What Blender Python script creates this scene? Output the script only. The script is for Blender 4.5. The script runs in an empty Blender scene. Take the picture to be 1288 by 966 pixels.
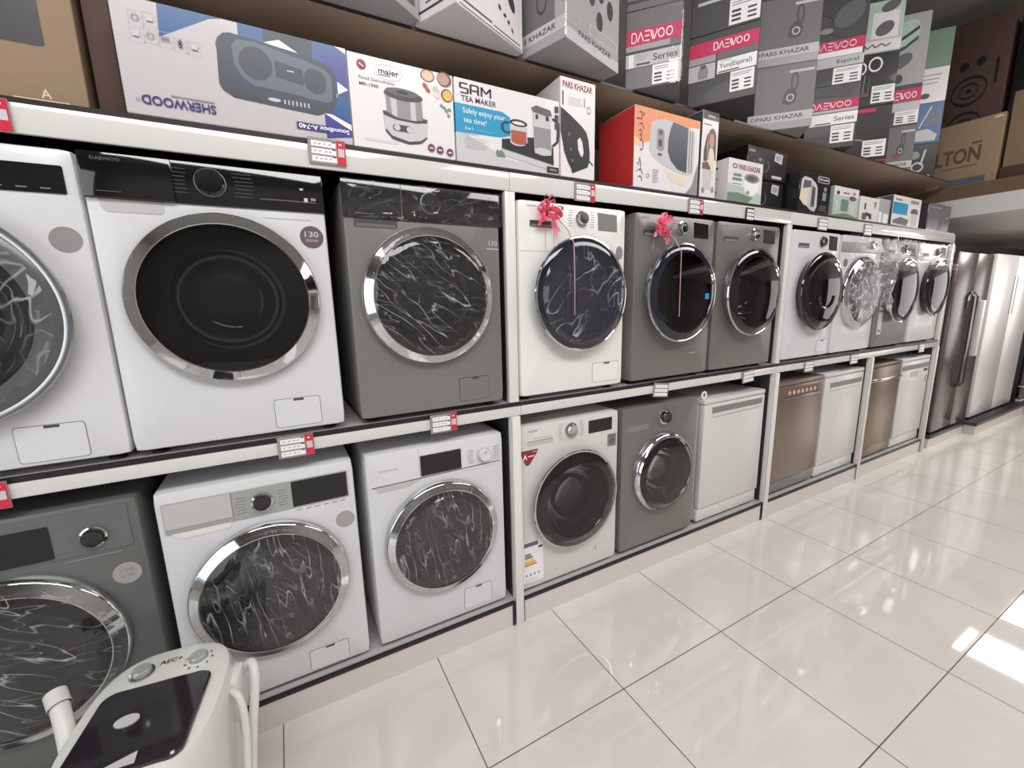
import bpy, bmesh, math, random
from mathutils import Vector, Matrix
random.seed(7)
PI = math.pi
scene = bpy.context.scene
col = scene.collection

# ------------------------------------------------------------------ camera
CAM = Vector((-0.49218, -1.63651, 1.58141))
YAW, PITCH, ROLL, FPX = 0.49419, -0.1877, -0.02358, 531.33
fw = Vector((math.sin(YAW)*math.cos(PITCH), math.cos(YAW)*math.cos(PITCH), math.sin(PITCH)))
r0 = Vector((math.cos(YAW), -math.sin(YAW), 0)); u0 = r0.cross(fw)
rr = r0*math.cos(ROLL)+u0*math.sin(ROLL); uu = -r0*math.sin(ROLL)+u0*math.cos(ROLL)
cd = bpy.data.cameras.new('camera'); cam = bpy.data.objects.new('camera', cd); col.objects.link(cam)
cd.sensor_width = 36.0; cd.lens = 36.0*FPX/1288.0; cd.clip_start = 0.03; cd.clip_end = 60
m = Matrix((rr, uu, -fw)).transposed().to_4x4(); m.translation = CAM
cam.matrix_world = m
scene.camera = cam

# ------------------------------------------------------------------ world, exposure, big lights
scene.view_settings.view_transform = 'Standard'; scene.view_settings.look = 'None'
scene.view_settings.gamma = 1.0; scene.view_settings.exposure = 0.0
scene.view_settings.use_curve_mapping = False
w = bpy.data.worlds.new('world'); scene.world = w; w.use_nodes = True
w.node_tree.nodes['Background'].inputs[0].default_value = (0.80, 0.86, 1.0, 1)
w.node_tree.nodes['Background'].inputs[1].default_value = 0.9
scene.cycles.use_denoising = True
scene.cycles.max_bounces = 8; scene.cycles.transparent_max_bounces = 12
scene.cycles.caustics_reflective = False; scene.cycles.caustics_refractive = False
scene.cycles.sample_clamp_indirect = 4.0

def area(name, loc, size, power, target, color=(1, 1, 1)):
    l = bpy.data.lights.new(name, 'AREA'); l.shape = 'RECTANGLE'; l.size, l.size_y = size
    l.energy = power; l.color = color
    o = bpy.data.objects.new(name, l); col.objects.link(o); o.location = loc
    d = Vector(target)-Vector(loc); o.rotation_euler = d.to_track_quat('-Z', 'Y').to_euler()
    return o
area('ceiling_light_near', (-0.3, -2.6, 4.05), (3.6, 0.9), 118, (0.1, -1.0, 0), (1, 0.98, 0.96))
area('ceiling_light_far', (4.3, -2.4, 4.05), (3.6, 0.9), 88, (4.0, -1.2, 0), (1, 0.96, 0.94))
area('shopfront_daylight', (-3.45, -2.35, 1.75), (2.6, 2.5), 44, (0.6, -0.9, 0.9), (0.94, 0.97, 1))

area('right_fill_light', (10.85, -2.3, 1.3), (2.8, 2.2), 38, (5.0, -1.6, 0.6), (1, 0.97, 0.95))  # added fill for the right end, standing in front of a solid wall

# ------------------------------------------------------------------ materials
MATS = {}
def srgb(c):
    return tuple(((x/255.0)/12.92 if x/255.0 <= 0.04045 else ((x/255.0+0.055)/1.055)**2.4) for x in c)
def M(name, c, rough=0.5, metal=0.0, coat=0.0, emit=None, es=0.0, spec=0.5, noise=None):
    mt = bpy.data.materials.new(name); mt.use_nodes = True
    b = mt.node_tree.nodes['Principled BSDF']
    c4 = (*srgb(c), 1)
    b.inputs['Base Color'].default_value = c4
    b.inputs['Roughness'].default_value = rough; b.inputs['Metallic'].default_value = metal
    b.inputs['Coat Weight'].default_value = coat; b.inputs['Coat Roughness'].default_value = 0.05
    b.inputs['Specular IOR Level'].default_value = spec
    if emit:
        b.inputs['Emission Color'].default_value = (*srgb(emit), 1); b.inputs['Emission Strength'].default_value = es
    if noise:      # (scale, amount, stretch)
        nt = mt.node_tree; tc = nt.nodes.new('ShaderNodeTexCoord'); mp = nt.nodes.new('ShaderNodeMapping')
        mp.inputs['Scale'].default_value = noise[2]
        n = nt.nodes.new('ShaderNodeTexNoise'); n.inputs['Scale'].default_value = noise[0]; n.inputs['Detail'].default_value = 4
        mx = nt.nodes.new('ShaderNodeMix'); mx.data_type = 'RGBA'; mx.blend_type = 'MULTIPLY'
        rp = nt.nodes.new('ShaderNodeMapRange'); rp.inputs[3].default_value = 1-noise[1]; rp.inputs[4].default_value = 1+noise[1]
        nt.links.new(tc.outputs['Object'], mp.inputs[0]); nt.links.new(mp.outputs[0], n.inputs['Vector'])
        nt.links.new(n.outputs['Fac'], rp.inputs[0])
        mx.inputs[0].default_value = 1.0; mx.inputs[6].default_value = c4
        nt.links.new(rp.outputs[0], mx.inputs[7]); nt.links.new(mx.outputs[2], b.inputs['Base Color'])
    MATS[name] = mt
    return mt
M('white_enamel', (214, 214, 217), 0.28, coat=0.25)
M('white_enamel_warm', (212, 212, 209), 0.3, coat=0.2)
M('white_enamel_bright', (234, 233, 229), 0.3, coat=0.2)
M('silver_paint', (126, 124, 121), 0.34, metal=0.35, noise=(60, 0.03, (1, 1, 1)))
M('dark_silver_paint', (132, 130, 127), 0.36, metal=0.35, noise=(60, 0.03, (1, 1, 1)))
M('bronze_steel', (142, 129, 119), 0.3, metal=0.6, noise=(30, 0.04, (12, 1, 1)))
M('gold_steel', (132, 116, 98), 0.28, metal=0.6, noise=(30, 0.04, (12, 1, 1)))
M('fridge_steel', (100, 90, 91), 0.22, metal=0.7, noise=(20, 0.05, (1, 1, 10)))
M('panel_silver', (172, 175, 172), 0.3, metal=0.35)
M('chrome', (205, 206, 208), 0.06, metal=1.0)
M('chrome_dull', (170, 171, 173), 0.22, metal=1.0)
M('black_gloss', (14, 13, 15), 0.06, coat=0.6)
M('black_display', (26, 25, 28), 0.12)
M('black_plastic', (24, 23, 25), 0.4)
M('dark_recess', (70, 68, 68), 0.5)
M('grey_plastic', (128, 127, 127), 0.4)
M('rubber', (72, 73, 75), 0.5)
M('bowl_surround', (84, 88, 88), 0.25)
M('bowl_core', (40, 42, 43), 0.3)
M('film_edge', (160, 158, 158), 0.4)
M('drum_metal', (150, 150, 152), 0.25, metal=0.9)
M('groove', (120, 119, 121), 0.6)
M('print_grey', (120, 120, 122), 0.5)
M('print_light', (176, 176, 178), 0.5)
M('sticker_silver', (176, 172, 172), 0.25, metal=0.5)
M('sticker_purple', (112, 98, 110), 0.3, metal=0.3)
M('laminate_white', (226, 224, 220), 0.3)
M('laminate_grey', (190, 188, 188), 0.4)
M('laminate_dark', (54, 52, 57), 0.5)
M('edge_black', (34, 28, 33), 0.35)
M('edge_brown', (50, 38, 42), 0.35)
M('plinth', (212, 207, 203), 0.35)
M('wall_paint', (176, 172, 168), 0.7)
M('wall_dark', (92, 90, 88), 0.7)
M('ceiling_paint', (178, 177, 172), 0.8)
M('soffit_white', (214, 213, 212), 0.5)
M('soffit_under', (205, 200, 196), 0.45)
M('graphite_paint', (112, 115, 113), 0.36, metal=0.35)
M('fascia_white', (214, 213, 209), 0.10)
M('board_lilac', (190, 184, 185), 0.35, coat=0.15)
M('gold_laminate', (190, 168, 146), 0.38, metal=0.15)
M('lamp_panel', (255, 250, 240), 0.5, emit=(255, 247, 236), es=17.0)
M('frame_white', (225, 225, 225), 0.4)
# box printing inks and boards
M('board_white', (226, 221, 222), 0.35, coat=0.15)
M('board_grey', (110, 108, 109), 0.5, coat=0.08)
M('board_grey_light', (166, 165, 166), 0.5, coat=0.08)
M('board_charcoal', (70, 69, 71), 0.5, coat=0.08)
M('board_black', (28, 26, 28), 0.3, coat=0.3)
M('board_purple', (70, 60, 72), 0.15, coat=0.6)
M('kraft', (150, 128, 102), 0.75, noise=(25, 0.05, (1, 1, 1)))
M('kraft_dark', (110, 88, 70), 0.75, noise=(25, 0.06, (1, 1, 1)))
M('kraft_red', (84, 62, 56), 0.75, noise=(25, 0.06, (1, 1, 1)))
M('ink_black', (32, 30, 34), 0.4)
M('ink_dark', (60, 58, 62), 0.4)
M('ink_navy', (44, 44, 112), 0.35)
M('ink_blue', (32, 84, 138), 0.3)
M('ink_indigo', (58, 58, 140), 0.3)
M('ink_cyan', (24, 148, 190), 0.35)
M('ink_white', (240, 238, 238), 0.35)
M('ink_grey', (140, 139, 142), 0.4)
M('ink_midgrey', (92, 92, 96), 0.4)
M('ink_lightgrey', (196, 195, 197), 0.5)
M('ink_pink', (205, 38, 92), 0.5)
M('ink_maroon', (142, 40, 58), 0.4)
M('ink_purple', (120, 50, 92), 0.4)
M('ink_red', (204, 58, 56), 0.4)
M('ink_orange', (226, 142, 92), 0.4)
M('ink_peach', (232, 190, 160), 0.4)
M('ink_cream', (226, 212, 186), 0.4)
M('ink_green', (110, 134, 116), 0.4)
M('ink_palegreen', (176, 196, 186), 0.4)
M('ink_brown', (112, 78, 66), 0.4)
M('ink_skin', (190, 150, 136), 0.5)
M('ink_tea', (170, 84, 58), 0.4)
M('ink_yellow', (226, 180, 90), 0.4)
M('ink_slate', (56, 64, 76), 0.35)
M('ink_steelblue', (92, 102, 116), 0.35)
M('tag_grey', (150, 146, 146), 0.25)
M('tag_red', (206, 44, 66), 0.3)
M('ribbon_pink', (250, 132, 156), 0.25, coat=0.3)
M('ribbon_pale', (196, 150, 156), 0.3)
M('hose_white', (214, 214, 210), 0.4)
M('mini_white', (222, 222, 216), 0.35, coat=0.1)
M('purple_lid', (40, 36, 42), 0.1, coat=0.4)

def glass_mat(name, tint, refl=0.03, rough=0.02, ior=1.5):
    mt = bpy.data.materials.new(name); mt.use_nodes = True; nt = mt.node_tree; nt.nodes.clear()
    out = nt.nodes.new('ShaderNodeOutputMaterial'); mix = nt.nodes.new('ShaderNodeMixShader')
    tr = nt.nodes.new('ShaderNodeBsdfTransparent'); tr.inputs[0].default_value = (*tint, 1)
    gl = nt.nodes.new('ShaderNodeBsdfGlossy'); gl.inputs['Roughness'].default_value = rough
    fr = nt.nodes.new('ShaderNodeFresnel'); fr.inputs[0].default_value = ior
    ad = nt.nodes.new('ShaderNodeMath'); ad.operation = 'ADD'; ad.inputs[1].default_value = refl; ad.use_clamp = True
    nt.links.new(fr.outputs[0], ad.inputs[0]); nt.links.new(ad.outputs[0], mix.inputs[0])
    nt.links.new(tr.outputs[0], mix.inputs[1]); nt.links.new(gl.outputs[0], mix.inputs[2])
    nt.links.new(mix.outputs[0], out.inputs[0]); MATS[name] = mt
glass_mat('dark_glass', (0.30, 0.31, 0.31), 0.02)
glass_mat('very_dark_glass', (0.10, 0.11, 0.12), 0.02)
glass_mat('blue_dark_glass', (0.05, 0.06, 0.10), 0.02)
glass_mat('clear_glass', (0.8, 0.82, 0.82), 0.05)
glass_mat('bowl_glass', (0.62, 0.63, 0.64), 0.10)

def film_mat(name, scale, stretch, density, rot=0.0, strength=0.5, veil=0.03, detail=1.6, bump=0.16):
    """clear plastic wrap with milky crease lines"""
    mt = bpy.data.materials.new(name); mt.use_nodes = True; nt = mt.node_tree; nt.nodes.clear()
    N = nt.nodes.new; L = nt.links.new
    out = N('ShaderNodeOutputMaterial'); tc = N('ShaderNodeTexCoord'); mp = N('ShaderNodeMapping')
    mp.inputs['Rotation'].default_value = (0, rot, 0); mp.inputs['Scale'].default_value = stretch
    n = N('ShaderNodeTexNoise'); n.inputs['Scale'].default_value = scale; n.inputs['Detail'].default_value = detail; n.inputs['Roughness'].default_value = 0.5; n.inputs['Distortion'].default_value = 0.25
    m0 = N('ShaderNodeMapping'); m0.inputs['Rotation'].default_value = (0, rot, 0); mp.inputs['Rotation'].default_value = (0, 0, 0)
    L(tc.outputs['Object'], m0.inputs[0]); L(m0.outputs[0], mp.inputs[0]); L(mp.outputs[0], n.inputs['Vector'])
    s = N('ShaderNodeMath'); s.operation = 'SUBTRACT'; s.inputs[1].default_value = 0.5; L(n.outputs['Fac'], s.inputs[0])
    a = N('ShaderNodeMath'); a.operation = 'ABSOLUTE'; L(s.outputs[0], a.inputs[0])
    r = N('ShaderNodeMapRange'); r.inputs[1].default_value = 0.0; r.inputs[2].default_value = density; r.inputs[3].default_value = 1.0; r.inputs[4].default_value = 0.0
    L(a.outputs[0], r.inputs[0])
    n2 = N('ShaderNodeTexNoise'); n2.inputs['Scale'].default_value = scale*1.6; L(tc.outputs['Object'], n2.inputs['Vector'])
    r2 = N('ShaderNodeMapRange'); r2.inputs[1].default_value = 0.36; r2.inputs[2].default_value = 0.60; L(n2.outputs['Fac'], r2.inputs[0])
    m3 = N('ShaderNodeMapping'); m3.inputs['Rotation'].default_value = (0, rot+0.55, 0); m3.inputs['Location'].default_value = (3.1, 0, 1.7)
    m4 = N('ShaderNodeMapping'); m4.inputs['Scale'].default_value = (stretch[0]*.8, stretch[1], stretch[2])
    L(tc.outputs['Object'], m3.inputs[0]); L(m3.outputs[0], m4.inputs[0])
    n3 = N('ShaderNodeTexNoise'); n3.inputs['Scale'].default_value = scale*1.5; n3.inputs['Detail'].default_value = detail; L(m4.outputs[0], n3.inputs['Vector'])
    s3 = N('ShaderNodeMath'); s3.operation = 'SUBTRACT'; s3.inputs[1].default_value = 0.52; L(n3.outputs['Fac'], s3.inputs[0])
    a3 = N('ShaderNodeMath'); a3.operation = 'ABSOLUTE'; L(s3.outputs[0], a3.inputs[0])
    r3 = N('ShaderNodeMapRange'); r3.inputs[1].default_value = 0.0; r3.inputs[2].default_value = density*.7; r3.inputs[3].default_value = .7; r3.inputs[4].default_value = 0.0; L(a3.outputs[0], r3.inputs[0])
    rm = N('ShaderNodeMath'); rm.operation = 'MAXIMUM'; L(r.outputs[0], rm.inputs[0]); L(r3.outputs[0], rm.inputs[1])
    mu = N('ShaderNodeMath'); mu.operation = 'MULTIPLY'; L(rm.outputs[0], mu.inputs[0]); L(r2.outputs[0], mu.inputs[1])
    m2 = N('ShaderNodeMath'); m2.operation = 'MULTIPLY_ADD'; m2.inputs[1].default_value = strength; m2.inputs[2].default_value = veil; L(mu.outputs[0], m2.inputs[0])
    tr = N('ShaderNodeBsdfTransparent'); df = N('ShaderNodeBsdfPrincipled'); df.inputs['Base Color'].default_value = (0.72, 0.73, 0.75, 1); df.inputs['Roughness'].default_value = 0.3
    mix = N('ShaderNodeMixShader'); L(m2.outputs[0], mix.inputs[0]); L(tr.outputs[0], mix.inputs[1]); L(df.outputs[0], mix.inputs[2])
    gl = N('ShaderNodeBsdfGlossy'); gl.inputs['Roughness'].default_value = 0.06
    bp = N('ShaderNodeBump'); bp.inputs['Strength'].default_value = bump; bp.inputs['Distance'].default_value = 0.02; L(n.outputs['Fac'], bp.inputs['Height']); L(bp.outputs[0], gl.inputs['Normal'])
    mg = N('ShaderNodeMixShader'); mg.inputs[0].default_value = 0.05; L(mix.outputs[0], mg.inputs[1]); L(gl.outputs[0], mg.inputs[2])
    L(mg.outputs[0], out.inputs[0]); MATS[name] = mt
film_mat('film_vertical', 4.2, (6, 1, 1), 0.017, 0.12, 0.45, 0.015)
film_mat('film_diagonal', 4.0, (6, 1, 1), 0.016, 0.85, 0.5, 0.010)
film_mat('film_loose', 4.5, (2.2, 1, 1), 0.014, -0.6, 0.5, 0.008)
film_mat('film_flat', 9, (1, 1, 2.4), 0.010, 0.3, 0.3, 0.015, 1.6, 0.45)
film_mat('film_crumpled', 12, (1, 1, 1), 0.05, 0.3, 0.8, 0.12, 2.5, 0.5)
film_mat('film_gloss', 5, (1, 1, 2.4), 0.008, 0.3, 0.25, 0.02, 1.0, 0.08)
glass_mat('smoke_glass', (0.55, 0.55, 0.56), 0.02)
M('navy_gloss', (26, 29, 44), 0.05, coat=0.4)

def floor_mat():
    mt = bpy.data.materials.new('floor_tile'); mt.use_nodes = True; nt = mt.node_tree; b = nt.nodes['Principled BSDF']
    N = nt.nodes.new; L = nt.links.new
    tc = N('ShaderNodeTexCoord'); sp = N('ShaderNodeSeparateXYZ'); L(tc.outputs['Object'], sp.inputs[0])
    def dist(sock, off, ts):
        a = N('ShaderNodeMath'); a.operation = 'SUBTRACT'; a.inputs[1].default_value = off; L(sock, a.inputs[0])
        d = N('ShaderNodeMath'); d.operation = 'DIVIDE'; d.inputs[1].default_value = ts; L(a.outputs[0], d.inputs[0])
        r = N('ShaderNodeMath'); r.operation = 'ROUND'; L(d.outputs[0], r.inputs[0])
        s = N('ShaderNodeMath'); s.operation = 'SUBTRACT'; L(d.outputs[0], s.inputs[0]); L(r.outputs[0], s.inputs[1])
        q = N('ShaderNodeMath'); q.operation = 'ABSOLUTE'; L(s.outputs[0], q.inputs[0]); return q.outputs[0]
    dx = dist(sp.outputs[0], 0.594, 0.6225); dy = dist(sp.outputs[1], -0.535, 0.6225)
    mn = N('ShaderNodeMath'); mn.operation = 'MINIMUM'; L(dx, mn.inputs[0]); L(dy, mn.inputs[1])
    lt = N('ShaderNodeMapRange'); lt.inputs[1].default_value = 0.0026; lt.inputs[2].default_value = 0.0042; lt.inputs[3].default_value = 1; lt.inputs[4].default_value = 0; L(mn.outputs[0], lt.inputs[0])
    n = N('ShaderNodeTexNoise'); n.inputs['Scale'].default_value = 2.3; n.inputs['Detail'].default_value = 6; n.inputs['Distortion'].default_value = 0.8; L(tc.outputs['Object'], n.inputs['Vector'])
    cr = N('ShaderNodeValToRGB'); cr.color_ramp.elements[0].position = 0.3; cr.color_ramp.elements[0].color = (*srgb((214, 209, 204)), 1)
    cr.color_ramp.elements[1].position = 0.7; cr.color_ramp.elements[1].color = (*srgb((224, 219, 214)), 1); L(n.outputs['Fac'], cr.inputs[0])
    mx = N('ShaderNodeMix'); mx.data_type = 'RGBA'; mx.inputs[7].default_value = (*srgb((92, 84, 80)), 1); L(lt.outputs[0], mx.inputs[0]); L(cr.outputs[0], mx.inputs[6])
    L(mx.outputs[2], b.inputs['Base Color'])
    rg = N('ShaderNodeMapRange'); rg.inputs[3].default_value = 0.045; rg.inputs[4].default_value = 0.6; L(lt.outputs[0], rg.inputs[0]); L(rg.outputs[0], b.inputs['Roughness'])
    b.inputs['Specular IOR Level'].default_value = 0.6
    MATS['floor_tile'] = mt
floor_mat()

# ------------------------------------------------------------------ mesh builder
TEXT_CACHE = {}
def text_mesh(s, bold=0.0):
    k = (s, bold)
    if k not in TEXT_CACHE:
        c = bpy.data.curves.new('t', 'FONT'); c.body = s; c.size = 1; c.resolution_u = 3; c.offset = bold
        o = bpy.data.objects.new('t', c); col.objects.link(o)
        dg = bpy.context.evaluated_depsgraph_get(); me = bpy.data.meshes.new_from_object(o.evaluated_get(dg))
        vs = [(v.co.x, v.co.y) for v in me.vertices]; fs = [tuple(p.vertices) for p in me.polygons]
        col.objects.unlink(o); bpy.data.objects.remove(o); bpy.data.curves.remove(c); bpy.data.meshes.remove(me)
        if vs:
            x0 = min(v[0] for v in vs); x1 = max(v[0] for v in vs); y0 = min(v[1] for v in vs); y1 = max(v[1] for v in vs)
            TEXT_CACHE[k] = ([((a-x0), (b-y0)) for a, b in vs], fs, x1-x0, y1-y0)
        else:
            TEXT_CACHE[k] = ([], [], 1, 1)
    return TEXT_CACHE[k]

class B:
    def __init__(s):
        s.bm = bmesh.new(); s.slots = []
    def mi(s, n):
        if n not in s.slots: s.slots.append(n)
        return s.slots.index(n)
    def ngon(s, pts, mat):
        f = s.bm.faces.new([s.bm.verts.new(p) for p in pts]); f.material_index = s.mi(mat); return f
    def box(s, x0, x1, y0, y1, z0, z1, mat, bev=0.0, seg=2):
        g = bmesh.ops.create_cube(s.bm, size=1.0)['verts']
        for v in g:
            v.co = Vector((x0+(v.co.x+.5)*(x1-x0), y0+(v.co.y+.5)*(y1-y0), z0+(v.co.z+.5)*(z1-z0)))
        fs = set(f for v in g for f in v.link_faces)
        for f in fs: f.material_index = s.mi(mat)
        if bev > 0:
            es = list(set(e for v in g for e in v.link_edges))
            r = bmesh.ops.bevel(s.bm, geom=es, offset=bev, segments=seg, affect='EDGES', profile=0.5)
            for f in r['faces']: f.material_index = s.mi(mat)
    def lathe(s, prof, cx, cz, mat, n=64, y=0.0, sx=1.0, sz=1.0):
        rings = []
        for r, py in prof:
            if r < 1e-5: rings.append([s.bm.verts.new((cx, y+py, cz))])
            else: rings.append([s.bm.verts.new((cx+sx*r*math.cos(2*PI*i/n), y+py, cz+sz*r*math.sin(2*PI*i/n))) for i in range(n)])
        k = s.mi(mat)
        for a, b in zip(rings, rings[1:]):
            for i in range(n):
                j = (i+1) % n
                if len(a) == 1: f = s.bm.faces.new((a[0], b[j], b[i]))
                elif len(b) == 1: f = s.bm.faces.new((a[i], a[j], b[0]))
                else: f = s.bm.faces.new((a[i], a[j], b[j], b[i]))
                f.material_index = k
    def tube(s, pts, r, mat, n=8, cap=True):
        pts = [Vector(p) for p in pts]; k = s.mi(mat); rings = []
        up = Vector((0, 0, 1))
        for i, p in enumerate(pts):
            t = (pts[min(i+1, len(pts)-1)]-pts[max(i-1, 0)]).normalized()
            a = t.cross(up)
            if a.length < 1e-3: a = t.cross(Vector((1, 0, 0)))
            a.normalize(); b = t.cross(a).normalized(); rad = r[i] if isinstance(r, (list, tuple)) else r
            rings.append([s.bm.verts.new(p+a*rad*math.cos(2*PI*q/n)+b*rad*math.sin(2*PI*q/n)) for q in range(n)])
        for a, b in zip(rings, rings[1:]):
            for i in range(n):
                f = s.bm.faces.new((a[i], a[(i+1) % n], b[(i+1) % n], b[i])); f.material_index = k
        if cap:
            for q in (rings[0], rings[-1]):
                f = s.bm.faces.new(q); f.material_index = k
    def plate(s, outline, y0, y1, mat):
        """outline in (x,z), extruded from y0 to y1"""
        k = s.mi(mat); a = [s.bm.verts.new((x, y0, z)) for x, z in outline]; b = [s.bm.verts.new((x, y1, z)) for x, z in outline]
        for q in (a, b):
            f = s.bm.faces.new(q); f.material_index = k
        for i in range(len(a)):
            j = (i+1) % len(a); f = s.bm.faces.new((a[i], a[j], b[j], b[i])); f.material_index = k
    def build(s, name, parent=None, label=None, loc=None, rz=0.0, recalc=True, sharp=38):
        if recalc: bmesh.ops.recalc_face_normals(s.bm, faces=s.bm.faces)
        lim = math.radians(sharp)
        for e in s.bm.edges:
            if len(e.link_faces) == 2 and e.calc_face_angle(0) > lim: e.smooth = False
        for f in s.bm.faces: f.smooth = True
        me = bpy.data.meshes.new(name); s.bm.to_mesh(me); s.bm.free()
        for n in s.slots: me.materials.append(MATS[n])
        o = bpy.data.objects.new(name, me); col.objects.link(o)
        if parent: o.parent = parent
        if loc: o.location = loc
        o.rotation_euler[2] = rz
        if label: o['label'] = label
        return o

def rrect(x0, x1, z0, z1, r, n=5):
    pts = []
    for cx, cz, a0 in ((x1-r, z1-r, 0), (x0+r, z1-r, 90), (x0+r, z0+r, 180), (x1-r, z0+r, 270)):
        for i in range(n+1):
            a = math.radians(a0+90*i/n); pts.append((cx+r*math.cos(a), cz+r*math.sin(a)))
    return pts
def ell(cx, cz, rx, rz=None, n=28, rot=0.0):
    rz = rx if rz is None else rz; c, s_ = math.cos(rot), math.sin(rot)
    return [(cx+rx*math.cos(2*PI*i/n)*c-rz*math.sin(2*PI*i/n)*s_, cz+rx*math.cos(2*PI*i/n)*s_+rz*math.sin(2*PI*i/n)*c) for i in range(n)]

class Art:
    """flat printing on a face: o origin, u and v axes, n outward normal"""
    def __init__(s, b, o, u, v, n, sc=(1, 1), step=0.0004):
        s.b, s.o, s.u, s.v, s.n, s.sc, s.step = b, Vector(o), Vector(u), Vector(v), Vector(n), sc, step; s.l = 1
    def P(s, x, y, l=None):
        return s.o+s.u*(x*s.sc[0])+s.v*(y*s.sc[1])+s.n*(s.step*(s.l if l is None else l))
    def poly(s, pts, mat):
        s.b.ngon([s.P(x, y) for x, y in pts], mat); s.l += 0.25; return s
    def rect(s, x0, x1, y0, y1, mat): return s.poly([(x0, y0), (x1, y0), (x1, y1), (x0, y1)], mat)
    def rr(s, x0, x1, y0, y1, r, mat): return s.poly(rrect(x0, x1, y0, y1, r), mat)
    def el(s, cx, cy, rx, ry=None, mat='ink_black', rot=0.0): return s.poly(ell(cx, cy, rx, ry, rot=rot), mat)
    def ring(s, cx, cy, rx, ry, t, mat, n=28, a0=0, a1=360):
        k = s.b.mi(mat); N = n; vs = []
        for i in range(N+1):
            a = math.radians(a0+(a1-a0)*i/N)
            vs.append((s.b.bm.verts.new(s.P(cx+rx*math.cos(a), cy+ry*math.sin(a))), s.b.bm.verts.new(s.P(cx+(rx-t)*math.cos(a), cy+(ry-t)*math.sin(a)))))
        for p, q in zip(vs, vs[1:]):
            f = s.b.bm.faces.new((p[0], q[0], q[1], p[1])); f.material_index = k
        s.l += 0.25; return s
    def line(s, pts, wd, mat):
        for (x0, y0), (x1, y1) in zip(pts, pts[1:]):
            d = math.hypot(x1-x0, y1-y0) or 1; nx, ny = -(y1-y0)/d*wd/2, (x1-x0)/d*wd/2
            s.b.ngon([s.P(x0+nx, y0+ny), s.P(x1+nx, y1+ny), s.P(x1-nx, y1-ny), s.P(x0-nx, y0-ny)], mat)
        s.l += 0.25; return s
    def text(s, t, x, y, w, h, mat, rot=0, bold=0.012):
        vs, fs, tw, th = text_mesh(t, bold); k = s.b.mi(mat); c, sn = math.cos(math.radians(rot)), math.sin(math.radians(rot))
        if not vs: return s
        bv = []
        for a, b_ in vs:
            a = a/tw*w; b_ = b_/th*h; bv.append(s.b.bm.verts.new(s.P(x+a*c-b_*sn, y+a*sn+b_*c)))
        for f in fs:
            try: s.b.bm.faces.new([bv[i] for i in f]).material_index = k
            except ValueError: pass
        s.l += 0.25; return s
    def words(s, x0, x1, y0, y1, n, mat, fill=0.35):
        """unreadably small print, as lines"""
        for i in range(n):
            yy = y1-(y1-y0)*(i+.5)/n; hh = (y1-y0)/n*fill/2
            s.rect(x0, x1-(x1-x0)*(0.25*((i*7) % 3)/3), yy-hh, yy+hh, mat); s.l -= 0.25
        s.l += 0.25; return s

def tag(o, label, cat, group=None, kind=None):
    if label: o['label'] = label
    if cat: o['category'] = cat
    if group: o['group'] = group
    if kind: o['kind'] = kind
    return o
def thing(name, label, cat, loc, group=None, rz=0.0):
    o = bpy.data.objects.new(name, None); o.empty_display_size = 0.1; col.objects.link(o); o.location = loc; o.rotation_euler[2] = rz
    return tag(o, label, cat, group)
def struct(name, b):
    o = b.build(name); o['kind'] = 'structure'; return o

# ------------------------------------------------------------------ room
X0, X1, Y0, Y1, ZC = -3.6, 11.0, -4.4, 0.80, 4.3
b = B(); b.box(X0, X1, Y0, Y1, -0.1, 0, 'floor_tile'); struct('floor', b)
b = B(); b.box(X0, X1, Y0, Y1, ZC, ZC+.1, 'ceiling_paint'); struct('ceiling', b)
b = B(); b.box(X0, X1, Y1, Y1+.1, 0, ZC, 'wall_dark'); struct('wall_back', b)
b = B(); b.box(X1, X1+.1, Y0, Y1, 0, ZC, 'wall_paint'); struct('wall_right', b)
# wall behind the viewer
b = B(); b.box(X0, X1, Y0-.1, Y0, 0, ZC, 'wall_paint'); struct('wall_front', b)
# left wall with the shop window
b = B(); b.box(X0-.1, X0, Y0, -3.7, 0, ZC, 'wall_paint'); b.box(X0-.1, X0, -0.9, Y1, 0, ZC, 'wall_paint')
b.box(X0-.1, X0, -3.7, -0.9, 0, 0.4, 'wall_paint'); b.box(X0-.1, X0, -3.7, -0.9, 3.3, ZC, 'wall_paint'); struct('wall_left', b)
b = B()
for y in (-3.7, -2.34, -0.95): b.box(X0-.07, X0-.01, y, y+.05, 0.4, 3.3, 'frame_white')
for z in (0.4, 3.25): b.box(X0-.07, X0-.01, -3.7, -0.9, z, z+.05, 'frame_white')
b.ngon([(X0-.04, -3.65, .45), (X0-.04, -0.95, .45), (X0-.04, -0.95, 3.25), (X0-.04, -3.65, 3.25)], 'clear_glass'); struct('window_1', b)
b = B()
for y in (-3.75, -2.33, -0.90): b.box(X1-.08, X1-.001, y, y+.05, 0.15, 2.27, 'frame_white')
for z in (0.15, 2.22): b.box(X1-.08, X1-.001, -3.70, -0.90, z, z+.05, 'frame_white')
b.ngon([(X1-.04, -3.7, .2), (X1-.04, -0.9, .2), (X1-.04, -0.9, 2.22), (X1-.04, -3.7, 2.22)], 'clear_glass'); struct('fill_light_frame', b)  # added frame and pane behind the right fill, no opening in the wall
# soffit over the refrigerators, with its panel lamps
b = B(); b.box(5.20, X1, Y0, Y1, 2.29, 2.44, 'soffit_under'); b.box(5.185, 5.20, Y0, Y1, 2.28, 2.44, 'soffit_white'); struct('ceiling_soffit', b)
b = B(); b.box(5.19, 6.6, Y0, Y1, 2.44, 2.56, 'kraft_dark'); struct('trim_1', b)

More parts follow.
